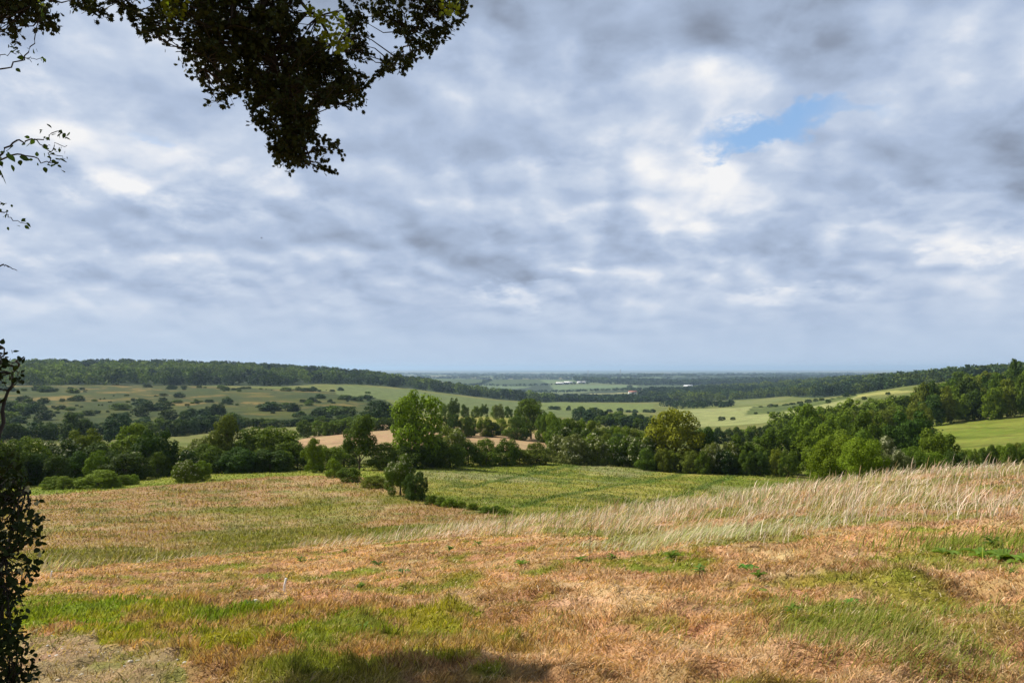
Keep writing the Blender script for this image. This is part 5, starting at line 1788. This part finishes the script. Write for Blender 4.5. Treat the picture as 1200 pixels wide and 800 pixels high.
def vine():
    g = np.random.default_rng(31)
    r = 3.3
    base = np.array((*pos(-120, r), 0.0)); base[2] = float(ground_h(base[0], base[1]))
    e = bpy.data.objects.new('climbing_vine', None); COL.objects.link(e); e.location = base
    st = Acc(); LP = []; LD = []; LS = []
    runs = [
        ([(-120, 900), (-110, 600), (-90, 400), (-80, 330), (-70, 250), (-60, 150), (-30, 90), (0, 78), (20, 68), (32, 50), (37, 28), (40, 8)], .006, 10, .03),
        ([(-70, 250), (-40, 205), (-10, 190), (14, 180), (40, 186), (52, 190), (64, 189)], .005, 22, .035),
        ([(-10, 190), (0, 170), (18, 164), (35, 164), (48, 160), (64, 152), (68, 158)], .004, 20, .03),
        ([(35, 164), (48, 172), (58, 180), (72, 186)], .002, 10, .022),
        ([(52, 190), (56, 176), (60, 168), (74, 170)], .002, 8, .02),
        ([(-80, 330), (-40, 255), (-5, 246), (4, 250), (14, 256), (28, 262)], .003, 12, .026),
        ([(-40, 255), (-10, 236), (4, 238)], .002, 6, .03),
        ([(-90, 400), (-50, 330), (0, 311), (8, 312), (18, 317)], .004, 0, .02),
        ([(-30, 90), (-10, 66), (5, 62), (14, 58), (30, 72)], .002, 8, .02),
        ([(20, 68), (30, 66), (42, 70)], .0015, 6, .02),
    ]
    for pts, rad, nl, ls in runs:
        P = [at(x, y, r) for x, y in pts]
        if pts[0][1] == 900: P[0] = base
        f = []
        for p, q in zip(P[:-1], P[1:]):
            for t in np.linspace(0, 1, 5)[:-1]: f.append(p + (q - p) * t + g.normal(size=3) * .004)
        f.append(P[-1]); f = np.array(f)
        st.add(*tube(f, np.linspace(rad, .0010, len(f)), 5))
        vis = f[len(f) // 3:]
        for i in range(nl):
            k = vis[g.integers(len(vis))]
            LP.append(k + g.normal(size=3) * .012); LD.append(g.normal(size=3) + (0, 0, -.7)); LS.append(ls * g.uniform(.35, .85))
    # clump at the left edge
    for x, y in in_poly2([(-60, 150), (8, 156), (22, 172), (20, 196), (0, 204), (-60, 220)], 34, g):
        LP.append(at(x, y, r + g.uniform(-.1, .1))); LD.append(g.normal(size=3) + (0, 0, -.8)); LS.append(g.uniform(.022, .045))
    LP = np.array(LP); LD = np.array(LD); LS = np.array(LS)
    V, l, c = leaf_set(LP, LD, LS, g, OVAL, 1.3)
    o = link('foliage', make_mesh('foliage', V - base, l, c, M_LEAF), e); o.color = (.045, .08, .015, 1)
    link('stem', make_mesh('stem', np.concatenate(st.v) - base, np.concatenate(st.l), np.concatenate(st.c), M_TWIG, smooth=True), e)
    tag(e, 'thin climbing shoots with sparse leaves reaching in at the left edge', 'climbing plant')


vine()

# the bird: a speck in the sky over the left hedge
A = Acc()
A.add(*tube([(-.28, 0, 0), (-.15, 0, .02), (.05, 0, .03), (.2, 0, .01), (.3, 0, 0)], [.01, .06, .07, .04, .005], 8))
for s in (-1, 1):
    v = [(-.05, 0, .04), (.10, 0, .04), (.06, s * .3, .14), (-.06, s * .3, .13), (-.04, s * .62, .07), (-.10, s * .6, .06)]
    v = v + [(a, b, c - .015) for a, b, c in v]
    A.add(v, [0, 1, 2, 3, 3, 2, 4, 5, 7, 6, 9, 8, 8, 9, 11, 10, 0, 3, 9, 6, 1, 7, 8, 2, 2, 8, 10, 4, 3, 5, 11, 9], [4] * 8)
bd = link('flying_bird', A.mesh('flying_bird', plain('bird_feathers', (.05, .045, .04))), None, tuple(at(305, 279, 230)))
bd.rotation_euler = (.5, 0, .3)
tag(bd, 'small dark bird gliding in the sky left of centre', 'bird')
